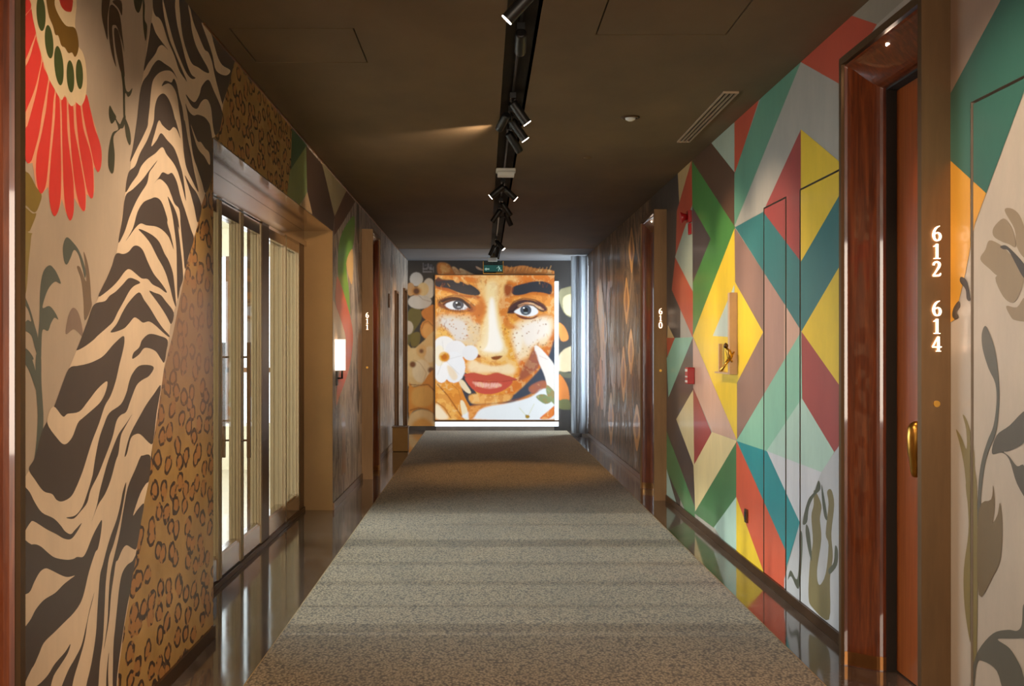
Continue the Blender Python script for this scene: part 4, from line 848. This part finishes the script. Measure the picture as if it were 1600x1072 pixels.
# ------------------------------------------------------------------ door portals
DIG = {'6': [[(.50, .98, .05), (.34, .90, .10), (.20, .74, .14), (.13, .52, .17), (.13, .30, .18), (.22, .10, .13), (.36, .04, .10), (.50, .12, .15), (.55, .30, .17), (.50, .47, .14), (.36, .55, .08), (.22, .47, .07)]],
       '1': [[(.12, .80, .05), (.24, .86, .08), (.34, .96, .06)], [(.34, .97, .17), (.34, .5, .17), (.34, .03, .17)], [(.14, .03, .06), (.54, .03, .06)]],
       '2': [[(.12, .74, .13), (.16, .88, .13), (.32, .96, .11), (.48, .86, .16), (.48, .68, .17), (.36, .46, .12), (.20, .22, .09), (.09, .07, .09)], [(.08, .07, .14), (.34, .07, .14), (.50, .09, .12), (.57, .22, .06)]],
       '4': [[(.43, .97, .15), (.43, .5, .16), (.43, .03, .16)], [(.40, .96, .07), (.22, .62, .08), (.05, .30, .08)], [(.05, .30, .10), (.35, .30, .10), (.62, .30, .10)], [(.28, .03, .06), (.58, .03, .06)]],
       '0': [[(.33, .97, .09), (.16, .85, .13), (.10, .5, .18), (.16, .15, .13), (.33, .03, .09), (.50, .15, .13), (.56, .5, .18), (.50, .85, .13), (.33, .97, .09)]]}
def digit_mesh(ch, x, y, z, h, parent):
    b = MB()
    for st in DIG[ch]:
        n = len(st); pts = []
        for i in range(n - 1):
            p = [np.array(st[max(0, min(n - 1, i + k))]) for k in (-1, 0, 1, 2)]
            for t in np.linspace(0, 1, 5, endpoint=False): pts.append(.5 * ((2 * p[1]) + (-p[0] + p[2]) * t + (2 * p[0] - 5 * p[1] + 4 * p[2] - p[3]) * t * t + (-p[0] + 3 * p[1] - 3 * p[2] + p[3]) * t ** 3))
        pts.append(np.array(st[-1])); L = []; R = []
        for i, p in enumerate(pts):
            d = pts[min(i + 1, len(pts) - 1)][:2] - pts[max(i - 1, 0)][:2]; d = d / (np.hypot(*d) + 1e-9); nn = np.array([-d[1], d[0]]) * p[2] * .40
            L.append(p[:2] + nn); R.append(p[:2] - nn)
        for i in range(len(pts) - 1):
            f_ = lambda q, yy: (x + (q[0] - .33) * h, yy, z + (q[1]) * h)
            b.quad(f_(L[i], y), f_(L[i + 1], y), f_(R[i + 1], y), f_(R[i], y))
            b.quad(f_(L[i], y), f_(L[i + 1], y), f_(L[i + 1], y + .006), f_(L[i], y + .006)); b.quad(f_(R[i], y), f_(R[i + 1], y), f_(R[i + 1], y + .006), f_(R[i], y + .006))
        for q in (0, -1):
            f_ = lambda q_, yy: (x + (q_[0] - .33) * h, yy, z + (q_[1]) * h)
            b.quad(f_(L[q], y), f_(R[q], y), f_(R[q], y + .006), f_(L[q], y + .006))
    return b.build('door_number_digit', M['digit'], parent)

def portal(idx, side, yr, xf, digits, label, niche=0.0):
    xw = XR if side > 0 else XL
    yn, yf = yr; t = .035
    root = empty('door_%d' % idx, (xw, (yn + yf) / 2, 0), label, 'door', kind='structure')
    X = lambda d: xf + side * d                                   # depth behind the front plane
    fr_ = MB()
    fr_.box(X(0), X(.13), yn, yn + t, 0, ZP); fr_.box(X(0), X(.13), yf - .03, yf, 0, ZP); fr_.box(X(0), X(.13), yn + t, yf - .03, ZP - .03, ZP)
    fr_.build('bronze_frame', M['bronze'], root)
    # curved lacquer lining swept round the opening
    a0, a1, zt = yn + t, yf - .03, ZP - .03; n = 12; prof = []
    for k in range(n + 1):
        u = k / n; prof.append((.012 + .140 * u, .005 + .09 * (math.sin(u * math.pi / 2) ** 1.6)))
    b = MB()
    for (d0, i0), (d1, i1) in zip(prof[:-1], prof[1:]):
        b.quad((X(d0), a1 - i0, 0), (X(d1), a1 - i1, 0), (X(d1), a1 - i1, zt - i1 * 1.25), (X(d0), a1 - i0, zt - i0 * 1.25), 0, True)
        b.quad((X(d0), a0 + i0, 0), (X(d1), a0 + i1, 0), (X(d1), a0 + i1, zt - i1 * 1.25), (X(d0), a0 + i0, zt - i0 * 1.25), 0, True)
        b.quad((X(d0), a0 + i0, zt - i0 * 1.25), (X(d1), a0 + i1, zt - i1 * 1.25), (X(d1), a1 - i1, zt - i1 * 1.25), (X(d0), a1 - i0, zt - i0 * 1.25), 0, True)
    dE, iE = prof[-1]
    b.build('curved_lining', M['wood'], root)
    k = MB()
    for (d0, i0), (d1, i1) in zip(prof[:-1], prof[1:]):
        e = .002
        k.quad((X(d0), a1 - i0 - e, .004), (X(d1), a1 - i1 - e, .004), (X(d1), a1 - i1 - e, .058), (X(d0), a1 - i0 - e, .058), 0, True)
        k.quad((X(d0), a0 + i0 + e, .004), (X(d1), a0 + i1 + e, .004), (X(d1), a0 + i1 + e, .058), (X(d0), a0 + i0 + e, .058), 0, True)
    k.build('kick_strip', M['bronze_edge'], root)
    # rebate and leaf
    j0, j1, jz = a0 + iE, a1 - iE, zt - iE * 1.25
    r = MB(); r.box(X(dE), X(dE + .059), j0 - .004, j0 + .005, 0, jz); r.box(X(dE), X(dE + .059), j1 - .005, j1 + .004, 0, jz); r.box(X(dE), X(dE + .059), j0 + .005, j1 - .005, jz - .008, jz + .002); r.box(X(dE + .059), X(dE + .07), j0 - .05, j1 + .05, 0, jz + .05)
    r.build('shadow_rebate', M['gap'], root)
    MB().box(X(dE + .040), X(dE + .058), j0 + .006, j1 - .006, .006, jz - .010).build('door_leaf', M['veneer'], root, bevel=.003)
    # handle: brass pill on a short neck
    hy = j0 + .31; hz = .82; hx = dE + .040
    h = MB(); h.lathe((X(hx - .045), hy, hz), (X(hx - .045), hy, hz + .21), [(0, .006), (.004, .014), (.02, .02), (.075, .026), (.09, .031), (.15, .034), (.185, .031), (.202, .02), (.21, .006)], 24); h.cyl((X(hx), hy, hz + .11), (X(hx - .05), hy, hz + .11), .012)
    h.build('door_handle', M['brass'], root)
    # number digits on the bronze fin that faces the camera
    if digits:
        xm = (xf + xw) / 2; hgt = .052
        z = digits[1]
        for gi, grp in enumerate(digits[0]):
            for ch in grp:
                digit_mesh(ch, xm, yn - .008, z - hgt, hgt, root); z -= .0595
            z -= .073
        MB().cyl((xm, yn + .001, 1.116), (xm, yn - .006, 1.116), .011, 16).build('bell_button', M['brass'], root)
    if niche:
        dl = MB(); dl.cyl((X(.06), (yn + yf) / 2, zt - .030), (X(.06), (yn + yf) / 2, zt - .012), .022, 16); dl.build('niche_downlight', M['lens'], root)
        lt = bpy.data.lights.new('niche_light', 'SPOT'); lt.energy = niche; lt.color = (1, .6, .3); lt.spot_size = 1.5; lt.spot_blend = .8; lt.shadow_soft_size = .03
        lo = bpy.data.objects.new('niche_light', lt); C.objects.link(lo); lo.location = (X(.05), yn + .35, zt - .14)
        lo.rotation_euler = (Vector((X(.2), yn + .3, .4)) - lo.location).to_track_quat('-Z', 'Y').to_euler()
    return root
portal(1, 1, P612, 1.47, (['612', '614'], 1.714), 'lacquered wood portal with bronze frame and lit numbers 612 and 614', 16)
portal(2, 1, P610, 1.46, (['610'], 1.65), 'lacquered wood portal with bronze frame and lit number 610', 6)
portal(3, -1, P611, -1.108, (['611'], 1.665), 'lacquered wood portal with lit number 611 on the left wall', 6)
portal(4, -1, PN, -1.11, None, 'dark lacquered portal at the left picture edge beside the red flower', 4)

# two plain dark doorways near the far left end
for n_, (ya, yb, zt, lab) in enumerate(((15.72, 16.15, 2.10, 'narrow dark doorway behind the bronze bin on the left wall'), (17.35, 17.95, 2.22, 'bronze framed doorway nearest the end wall on the left'))):
    d = empty('door_%d' % (8 + n_), (XL, (ya + yb) / 2, 0), lab, 'door', kind='structure')
    f_ = MB(); f_.box(XL + .03, XL - .1, ya, ya + .03, 0, zt); f_.box(XL + .03, XL - .1, yb - .03, yb, 0, zt); f_.box(XL + .03, XL - .1, ya + .03, yb - .03, zt - .03, zt)
    f_.build('door_frame', M['bronze_dark'], d); MB().box(XL - .06, XL - .09, ya + .03, yb - .03, 0.005, zt - .03).build('door_leaf', M['gap'] if n_ == 0 else M['bronze'], d)
    MB().cyl((XL - .03, yb - .08, .9), (XL - .03, yb - .08, 1.2), .01, 12).build('door_handle', M['brass'], d)

# ------------------------------------------------------------------ glazed entrance on the left
gd = empty('door_10', (-1.45, 7.6, 0), 'bronze framed double glass doors with sidelights in the left wall', 'door', kind='structure')
XG = -1.45; ZG = GL[2]
rt = MB(); rt.box(XL - .001, XG - .16, GL[1] - .004, GL[1] + .02, 0, ZG - .004); rt.build('reveal_panel', M['jamb'], wl)
MB().box(XL - .001, XG - .16, GL[0] + .001, GL[1] - .001, ZG - .004, ZG + .02).build('soffit_panel', M['steel'], wl)
h = MB(); h.box(XG, XG - .12, GL[0] + .001, GL[1] - .005, 2.175, ZG - .005); h.build('head_rail', M['steel'], gd)
h = MB(); h.box(XG + .02, XG - .12, GL[0], GL[1], 2.125, 2.17); h.build('track_cover', M['steel'], gd)
MB().box(XG - .01, XG - .11, GL[0], GL[1], 2.17, 2.175).build('head_joint', M['gap'], gd)
MB().box(XG + .01, XG - .12, GL[0], GL[1], 0.001, .03).build('threshold', M['bronze_dark'], gd)
def stile(y0, y1, z0, z1, dep=.07, mat='profile', name='stile', x=XG):
    b = MB(); b.box(x, x - dep, y0, y1, z0, z1)
    for k in range(3): b.box(x - dep * (.2 + .28 * k), x - dep * (.2 + .28 * k) - .006, y0 - .004, y0, z0, z1)
    return b.build(name, M[mat], gd)
def leaf(y0, y1):
    stile(y0, y0 + .035, .035, 2.12); stile(y1 - .035, y1, .035, 2.12)
    b = MB(); b.box(XG - .005, XG - .065, y0 + .035, y1 - .035, .035, .155); b.box(XG - .012, XG - .058, y0 + .035, y1 - .035, .155, .17); b.build('bottom_rail', M['steel'], gd)
    b = MB(); b.box(XG - .005, XG - .065, y0 + .035, y1 - .035, 2.045, 2.12); b.build('top_rail', M['steel'], gd)
    MB().box(XG - .03, XG - .04, y0 + .035, y1 - .035, .17, 2.045).build('glass_pane', M['glass'], gd)
leaf(6.345, 6.905); leaf(6.925, 7.535); leaf(5.75, 6.325)
stile(7.54, 7.78, .03, 2.125, .10, 'bronze_dark', 'mullion'); stile(8.43, 8.47, .03, 2.125, .115); stile(9.02, 9.06, .03, 2.125, .10); stile(5.22, 5.4, .03, 2.125, .1, 'bronze_dark', 'mullion')
stile(9.08, 9.29, .03, 2.125, .10, 'bronze_dark', 'mullion')
for a, c_ in ((7.78, 8.43), (8.47, 9.02), (5.4, 5.74)):
    MB().box(XG - .03, XG - .04, a, c_, .15, 2.05).build('glass_pane', M['glass'], gd)
    b = MB(); b.box(XG, XG - .08, a, c_, .03, .15); b.box(XG - .01, XG - .07, a, c_, .15, .165); b.build('bottom_rail', M['steel'], gd); MB().box(XG, XG - .08, a, c_, 2.05, 2.125).build('top_rail', M['steel'], gd)
for xo in (-1.403, -1.553):
    b = MB(); b.box(xo - .011, xo + .011, 6.865, 6.887, .652, 1.34); s_ = b.build('pull_bar', M['bronze_dark'], gd, bevel=.003)
    for z in (1.252, .755):
        MB().cyl((xo, 6.876, z), (XG if xo > XG else XG - .07, 6.876, z), .006, 10).build('pull_bracket', M['bronze_dark'], s_)
# curtains drawn beside the sidelights, room behind
def curtain(name, x, y0, y1, z0, z1, n, amp, mat, label, along='y', group=None):
    b = MB(); m_ = n * 8; pts = []
    for i in range(m_ + 1):
        t = i / m_; pts.append((t, amp * math.sin(t * n * 2 * math.pi) + amp * .3 * math.sin(t * n * 5.3)))
    for (t0, o0), (t1_, o1) in zip(pts[:-1], pts[1:]):
        if along == 'y': A0 = (x + o0, y0 + (y1 - y0) * t0); A1 = (x + o1, y0 + (y1 - y0) * t1_)
        else: A0 = (x + (y1 - y0) * t0, y0 + o0); A1 = (x + (y1 - y0) * t1_, y0 + o1)
        b.quad((*A0, z0), (*A1, z0), (*A1, z1), (*A0, z1), 0, True)
    o = b.build(name, M[mat], origin=(b.v[0][0], b.v[0][1], z0)); bm = bmesh.new(); bm.from_mesh(o.data); bmesh.ops.remove_doubles(bm, verts=bm.verts, dist=.0005); bm.to_mesh(o.data); bm.free()
    sol = o.modifiers.new('thickness', 'SOLIDIFY'); sol.thickness = .003
    tag(o, label, 'curtain', group); return o
M['drape'] = simple('tan_drape', srgb('#c2a878'), .85, amt=.06, scale=30)
m = Mat('sheer_silver'); m.set(Roughness=.55); m.vary(srgb('#dcdce0'), .06, 20, (1, 1, .2))
tl = m.nt.nodes.new('ShaderNodeBsdfTranslucent'); tl.inputs[0].default_value = (.8, .82, .86, 1); mxs = m.nt.nodes.new('ShaderNodeMixShader'); mxs.inputs[0].default_value = .55
m.l(m.b.outputs[0], mxs.inputs[1]); m.l(tl.outputs[0], mxs.inputs[2]); m.l(mxs.outputs[0], m.nt.nodes['Material Output'].inputs[0]); M['silver'] = m.m
rb = MB(); rb.box(-4.9, XL - .5, 3.6, 13.6, -.12, 0); tag(rb.build('floor_room', M['room_floor'], kind='structure'), 'pale floor of the daylit room behind the glass doors', 'floor')
rb = MB(); rb.box(-4.9, XL - .15, 3.6, 13.6, 2.6, 2.7); tag(rb.build('ceiling_room', M['cream'], kind='structure'), 'cream ceiling of the room behind the glass doors', 'ceiling')
rb = MB(); rb.box(-4.9, -3.35, 12.4, 12.5, 0, 2.6); rb.box(-2.15, XL - .15, 12.4, 12.5, 0, 2.6); rb.box(-3.35, -2.15, 12.4, 12.5, 0, .5); rb.box(-3.35, -2.15, 12.4, 12.5, 2.3, 2.6); rb.box(-4.9, XL - .15, 3.6, 3.7, 0, 2.6)
rb.box(-4.9, -4.8, 3.7, 4.3, 0, 2.6); rb.box(-4.9, -4.8, 11.8, 12.4, 0, 2.6); rb.box(-4.9, -4.8, 4.3, 11.8, 0, .35)
tag(rb.build('wall_room', M['cream'], kind='structure'), 'cream walls of the daylit room behind the glass doors', 'wall')
wn = MB().box(-3.35, -2.15, 12.47, 12.48, .5, 2.3).build('window_1', M['day'], kind='structure'); tag(wn, 'bright daylit window of the room behind the glass doors', 'window')
b = MB(); b.box(-2.78, -2.72, 12.4, 12.46, .5, 2.3); b.box(-3.35, -2.15, 12.4, 12.46, 1.05, 1.1); b.build('window_frame', M['bronze_dark'], wn)

# ------------------------------------------------------------------ end window with curtain
w2 = empty('window_2', (XR + .1, 17.85, .2), 'bright window hidden behind the silver curtain at the corridor end', 'window', kind='structure')
b = MB(); b.box(XR + .08, XR + .12, 17.3, 17.34, .18, 2.66); b.box(XR + .08, XR + .12, 18.38, 18.42, .18, 2.66); b.box(XR + .08, XR + .12, 17.34, 18.38, .18, .22); b.box(XR + .08, XR + .12, 17.34, 18.38, 2.62, 2.66); b.build('window_frame', M['white'], w2)
MB().box(XR + .098, XR + .103, 17.34, 18.38, .22, 2.62).build('window_pane', M['glass'], w2)
curtain('curtain', 1.312, 17.32, 17.575, .03, 2.70, 2, .045, 'silver', 'silvery full height curtain bunched beside the end window', along='x')

# ------------------------------------------------------------------ track spotlights
def spot_fixture(x, y, z, ax, L=.15, lit=True, power=0, label='', target=None, r=.027):
    ax = Vector(ax).normalized(); c0 = Vector((x, y, z))
    root = empty('track_spotlight', (x, y, ZC + .075), label, 'spotlight', 'black track spotlights in the ceiling channel')
    a = c0 - ax * L / 2; e = c0 + ax * L / 2
    MB().box(.152, .188, y - .06, y + .06, ZC + .045, ZC + .076).build('track_adapter', M['black'], root)
    MB().cyl((.17, y, ZC + .05), (.17, y, max(z, ZC - .02)), .007, 10).tube([(.17, y, max(z, ZC - .02)), tuple(a + ax * L * .3)], .006).build('stem', M['black'], root)
    bd = MB(); bd.lathe(a, e, [(0, r * .7), (.006, r * .95), (.012, r), (L - .004, r), (L, r * .97)], 24, cap=True); bd.build('lamp_body', M['black'], root)
    MB().lathe(e + ax * .0005, e + ax, [(0, r * .95), (.004, r * .93), (.005, .0005)], 24, cap=False).build('lens', M['lens'] if lit else M['black'], root)
    if power:
        l = bpy.data.lights.new('spot_beam', 'SPOT'); l.energy = power * 1.9; l.color = (1, .56, .22) if (target and target[2] == 0) else WARM; l.spot_size = math.radians(62); l.spot_blend = .75; l.shadow_soft_size = .025
        o = bpy.data.objects.new('spot_beam', l); C.objects.link(o); o.location = e + ax * .02
        d = (Vector(target) - o.location) if target else ax
        o.rotation_euler = d.to_track_quat('-Z', 'Y').to_euler()
    return root
def at(px_, py_, z): Y = F * (z - H) / (CY - py_); return ((px_ - CX) * Y / F, Y, z)
x, y, z = at(815, 6, 2.70); spot_fixture(x, y, z, (-.68, .12, -.70), .17, True, 60, 'black cylinder spotlight aimed left, nearest one at the top of the picture', (XL, 4.3, 1.35))
x, y, z = at(812, 66, 2.72); spot_fixture(.17, y, z, (0, .93, -.35), .15, False, 0, 'dark spotlight facing away, second from the top of the picture')
specs = [(812, 176, 2.69, (.58, .12, -.8), True, 45, (XR, 6.3, 1.45), 'spotlight aimed right with a bright rim, upper one of the middle cluster'),
         (810, 203, 2.69, (.58, .12, -.8), True, 45, (XR, 7.3, 1.5), 'spotlight aimed right with a bright rim, lower one of the middle cluster'),
         (803, 222, 2.69, (.5, .35, -.75), False, 45, (XR, 8.6, 1.3), 'unlit looking spotlight aimed right, lowest of the middle cluster'),
         (786, 190, 2.71, (-.3, .85, -.4), False, 30, (XL, 8.9, 2.3), 'dark spotlight turned away on the left of the middle cluster'),
         (777, 299, 2.69, (-.75, .12, -.6), True, 45, (XL, 10.6, 1.4), 'spotlight aimed left with a bright rim, below the white ceiling box'),
         (796, 302, 2.69, (.72, .12, -.65), True, 45, (XR, 11.8, 1.4), 'spotlight aimed right with a bright rim, below the white ceiling box'),
         (791, 327, 2.69, (.55, .2, -.8), False, 45, (XR, 13.2, 1.4), 'dark spotlight aimed right, upper one of the far cluster'),
         (776, 337, 2.69, (-.55, .15, -.8), False, 45, (XL, 13.2, 1.4), 'dark spotlight aimed left in the far cluster'),
         (794, 342, 2.69, (.4, .3, -.85), False, 60, (.2, 12.0, 0), 'dark spotlight aimed right, lower one of the far cluster'),
         (781, 383, 2.69, (.62, -.1, -.7), True, 40, (XR, 15.8, 1.4), 'small lit spotlight aimed right just before the exit sign'),
         (769, 391, 2.66, (-.4, .1, -.85), False, 40, (XL, 15.8, 1.4), 'small dark spotlight aimed left just before the exit sign'),
         (778, 393, 2.66, (-.2, .3, -.9), False, 55, (-1.05, 18.4, 1.3), 'small dark spotlight pointing down just before the exit sign')]
for a, c_, z, ax, lit, pw, tg, lab in specs:
    p = at(a, c_, z); spot_fixture(p[0], p[1], p[2], ax, .15, lit, pw, lab, tg)
for yy, tg in ((2.0, (.2, 3.4, 0)), (.8, (XL, 1.6, 1.4)), (1.5, (XR, 2.6, 1.4)), (2.6, (XL, 3.5, 1.4)), (3.2, (XR, 3.4, 1.5))):  # unseen extra spots, added to light the near walls and carpet
    sx_ = -1 if tg[0] < 0 else 1
    spot_fixture(.17 + sx_ * .03, yy, 2.69, (sx_ * .55, 0, -.8), .15, True, 60 if tg[2] == 0 else 45, 'added unseen track spotlight above the picture edge aimed down at the carpet' if tg[2] == 0 else 'added unseen track spotlight above the picture edge aimed at the %s wall, %s' % ('left' if sx_ < 0 else 'right', 'nearer pair' if yy < 2 else 'farther pair'), tg)

# ceiling box, exit sign, diffuser, downlight, sprinkler
x0, y_, _ = at(775, 262, ZC); x1 = at(806, 262, ZC)[0]
cb = empty('emergency_light', ((x0 + x1) / 2, y_ + .05, ZC), 'white rectangular ceiling box across the lighting channel', 'emergency light')
MB().box(x0, x1, y_ + .0, y_ + .12, ZC - .03, ZC - .001).build('housing', M['white'], cb, bevel=.008)
MB().box(x0 + .012, x1 - .012, y_ - .012, y_ + .11, ZC - .062, ZC - .031).build('diffuser', M['white'], cb, bevel=.004)
ex = empty('exit_sign', (.145, 17.9, ZC), 'green exit sign with white arrow and running figure in a clear frame', 'sign')
sx0, sx1 = (755.5 - CX) * 17.9 / F, (786 - CX) * 17.9 / F; zt_, zb_ = H + (CY - 408) * 17.9 / F, H + (CY - 427) * 17.9 / F
MB().box(sx0 + .07, sx1 - .09, 17.86, 17.94, ZC - .06, ZC - .001).build('ceiling_housing', M['white'], ex, bevel=.005)
MB().box(sx0, sx1, 17.896, 17.904, zb_, zt_).build('acrylic_panel', M['acrylic'], ex)
b = MB(); b.box(sx0 - .006, sx0, 17.89, 17.91, zb_, zt_); b.box(sx1, sx1 + .006, 17.89, 17.91, zb_, zt_); b.box(sx0 - .006, sx1 + .006, 17.89, 17.91, zb_ - .008, zb_); b.build('sign_frame', M['brass'], ex)
M['green'] = emis('sign_green', srgb('#1f5f58'), .25); M['signw'] = emis('sign_white', srgb('#9fc4b8'), .35)
zg0, zg1 = H + (CY - 424.5) * 17.9 / F, H + (CY - 414.5) * 17.9 / F
gp = MB().box(sx0 + .006, sx1 - .006, 17.889, 17.893, zg0, zg1).build('green_face', M['green'], ex)
b = MB(); yq = 17.887; zc = (zg0 + zg1) / 2
b.quad((sx0 + .015, yq, zc - .01), (sx0 + .045, yq, zc + .014), (sx0 + .045, yq, zc - .034), (sx0 + .04, yq, zc - .034)); b.quad((sx0 + .045, yq, zc), (sx0 + .09, yq, zc), (sx0 + .09, yq, zc - .02), (sx0 + .045, yq, zc - .02))
b.build('arrow', M['signw'], gp); b = MB(); fx = sx1 - .065
b.tube([(fx - .005, yq, zc + .036), (fx - .005, yq, zc + .024)], .008, 8); b.tube([(fx - .006, yq, zc + .022), (fx + .008, yq, zc - .006)], .008, 8)
b.tube([(fx + .008, yq, zc - .006), (fx - .008, yq, zc - .022), (fx - .004, yq, zc - .042)], .005, 8); b.tube([(fx + .008, yq, zc - .006), (fx + .022, yq, zc - .022), (fx + .036, yq, zc - .034)], .005, 8)
b.tube([(fx - .004, yq, zc + .016), (fx - .028, yq, zc + .012), (fx - .034, yq, zc)], .004, 8); b.tube([(fx - .002, yq, zc + .016), (fx + .02, yq, zc + .004)], .004, 8)
b.build('running_figure', M['signw'], gp)

df = empty('air_diffuser', (1.36, 7.1, ZC), 'long slotted air diffuser in the ceiling above the geometric mural', 'vent')
MB().box(1.318, 1.402, 6.35, 7.85, ZC - .002, ZC - .0005).build('backing', M['gap'], df)
for k in range(4):
    xx = 1.318 + k * .0255; MB().box(xx, xx + .009, 6.35, 7.85, ZC - .012, ZC - .002).build('slat', M['grille'], df)
for ya_ in (6.34, 7.85): MB().box(1.318, 1.404, ya_, ya_ + .01, ZC - .012, ZC - .001).build('end_cap', M['grille'], df)
x, y, _ = at(985, 183, ZC)
dl = empty('ceiling_speaker', (x, y, ZC), 'small round recessed fitting in the ceiling left of the air diffuser', 'downlight')
MB().lathe((x, y, ZC - .001), (x, y, ZC - .1), [(0, .058), (.006, .056), (.008, .045), (.002, .04)], 28).build('trim_ring', M['bronze_dark'], dl)
MB().lathe((x, y, ZC - .002), (x, y, ZC - .1), [(0, .034), (.014, .030), (.022, .015), (.024, .002)], 20).build('lens', M['white'], dl)
x, y, _ = at(918, 246, ZC); tag(MB().lathe((x, y, ZC - .001), (x, y, ZC - .1), [(0, .03), (.004, .028), (.012, .01), (.014, .004)], 20).build('sprinkler_cap', M['ceiling'], origin=(x, y, ZC)), 'tiny round brown sprinkler cap in the ceiling right of the channel', 'sprinkler')

# ------------------------------------------------------------------ wall items
Y, z = RP(1080, 348); fa = empty('fire_sounder', (XR, Y, z - .09), 'red fire alarm sounder high on the geometric mural', 'alarm')
MB().box(XR - .003, XR - .03, Y - .05, Y + .05, z + .0, z + .09).build('back_box', M['red'], fa, bevel=.005)
MB().lathe((XR - .03, Y, z + .045), (XR - .2, Y, z + .02), [(0, .02), (.02, .028), (.05, .045), (.052, .04)], 20).build('horn', M['red'], fa)
MB().box(XR - .003, XR - .018, Y - .04, Y + .04, z - .09, z - .005).build('mounting_plate', M['red'], fa, bevel=.004)
Y, z = RP(1084, 587); pb = empty('fire_call_point', (XR, Y, z - .06), 'red fire alarm call point with white print on the geometric mural', 'alarm')
MB().box(XR - .003, XR - .055, Y - .06, Y + .06, z - .062, z + .062).build('body', M['red'], pb, bevel=.006)
b = MB(); b.box(XR - .055, XR - .0575, Y - .045, Y + .045, z + .03, z + .05); b.box(XR - .055, XR - .0575, Y - .045, Y + .045, z - .012, z - .002); b.box(XR - .055, XR - .0575, Y - .045, Y + .045, z - .05, z - .035); b.build('white_print', M['white'], pb)
Y, z = RP(1168, 806); so = empty('wall_socket', (XR, Y, z), 'small dark wall socket low on the yellow and red triangles', 'socket')
MB().box(XR - .003, XR - .014, Y - .028, Y + .028, z - .04, z + .04).build('cover_plate', M['bronze_dark'], so, bevel=.002)
MB().box(XR - .014, XR - .016, Y - .022, Y + .022, z - .022, z + .022).build('insert', M['black'], so)
Y, z = LP(607, 470); sw = empty('control_panel', (XL, Y, z), 'small grey control panel on the far left wall', 'switch')
MB().box(XL + .003, XL + .02, Y - .06, Y + .06, z - .09, z + .09).build('cover_plate', M['bronze_dark'], sw, bevel=.003); MB().box(XL + .02, XL + .022, Y - .03, Y + .03, z + .01, z + .06).build('screen', M['black'], sw)

# brass figure sconce on the yellow diamond
YS = 7.12
sc = empty('wall_sconce', (XR, YS + .2, 1.15), 'wall sconce with beige upright and small brass climbing figure on the yellow diamond', 'wall light')
MB().box(XR - .002, XR - .052, YS, YS + .05, 1.143, 1.65).build('upright', M['sconce_stone'], sc, bevel=.002)
MB().box(XR - .002, XR - .052, YS + .05, YS + .46, 1.143, 1.153).build('tray', M['sconce_stone'], sc)
MB().box(XR - .012, XR - .034, YS + .40, YS + .425, 1.153, 1.335).build('short_post', M['sconce_stone'], sc)
b = MB(); b.tube([(XR - .105, YS + .03, 1.165), (XR - .075, YS + .03, 1.20), (XR - .055, YS + .025, 1.235)], [.007, .006, .008])
b.tube([(XR - .055, YS - .012, 1.232), (XR - .05, YS - .012, 1.255), (XR - .062, YS - .014, 1.29), (XR - .072, YS - .014, 1.308)], [.010, .019, .015, .008], 12)
b.tube([(XR - .105, YS - .012, 1.165), (XR - .08, YS - .012, 1.205), (XR - .055, YS - .012, 1.235)], [.008, .007, .009])
b.tube([(XR - .055, YS - .012, 1.262), (XR - .036, YS - .02, 1.268), (XR - .025, YS - .012, 1.282)], [.007, .006, .005]); b.tube([(XR - .052, YS - .012, 1.242), (XR - .038, YS - .02, 1.22)], [.008, .005])
b.build('brass_figure', M['brass'], sc)
MB().lathe((XR - .075, YS - .014, 1.305), (XR - .079, YS - .014, 1.34), [(0, .005), (.008, .014), (.02, .015), (.03, .008), (.034, .002)], 14).build('figure_head', M['bronze_dark'], sc)


# shaded lamp on the left wall just behind the tan reveal
YS = 9.50
ls = empty('wall_lamp', (XL, YS, 1.05), 'white shaded wall lamp beside the tan door reveal on the left', 'wall light')
b = MB(); n = 18
ring = [(XL + .004 + .075 * math.sin(math.pi * k / n), YS - .10 * math.cos(math.pi * k / n)) for k in range(n + 1)]
for (a0, c0), (a1, c1) in zip(ring[:-1], ring[1:]): b.quad((a0, c0, 1.125), (a1, c1, 1.125), (a1, c1, 1.38), (a0, c0, 1.38), 0, True)
sh = b.build('lamp_shade', M['sconce_lit'], ls)
MB().tube([(XL + .003, YS, 1.06), (XL + .05, YS, 1.06), (XL + .052, YS, 1.15)], .010).build('bracket', M['black'], ls)
MB().box(XL + .002, XL + .015, YS - .035, YS + .035, 1.0, 1.12).build('wall_plate', M['black'], ls)


# bin
bn = empty('waste_bin', (-1.06, 14.68, 0), 'square bronze waste bin on the floor against the far left wall', 'bin')
MB().box(-1.158, -.962, 14.58, 14.80, .004, .305).build('body', M['bin'], bn, bevel=.004); MB().box(-1.164, -.956, 14.574, 14.806, .305, .318).build('rim', M['bronze_dark'], bn, bevel=.002)
MB().box(-1.12, -1.0, 14.62, 14.76, .316, .319).build('opening', M['black'], bn)
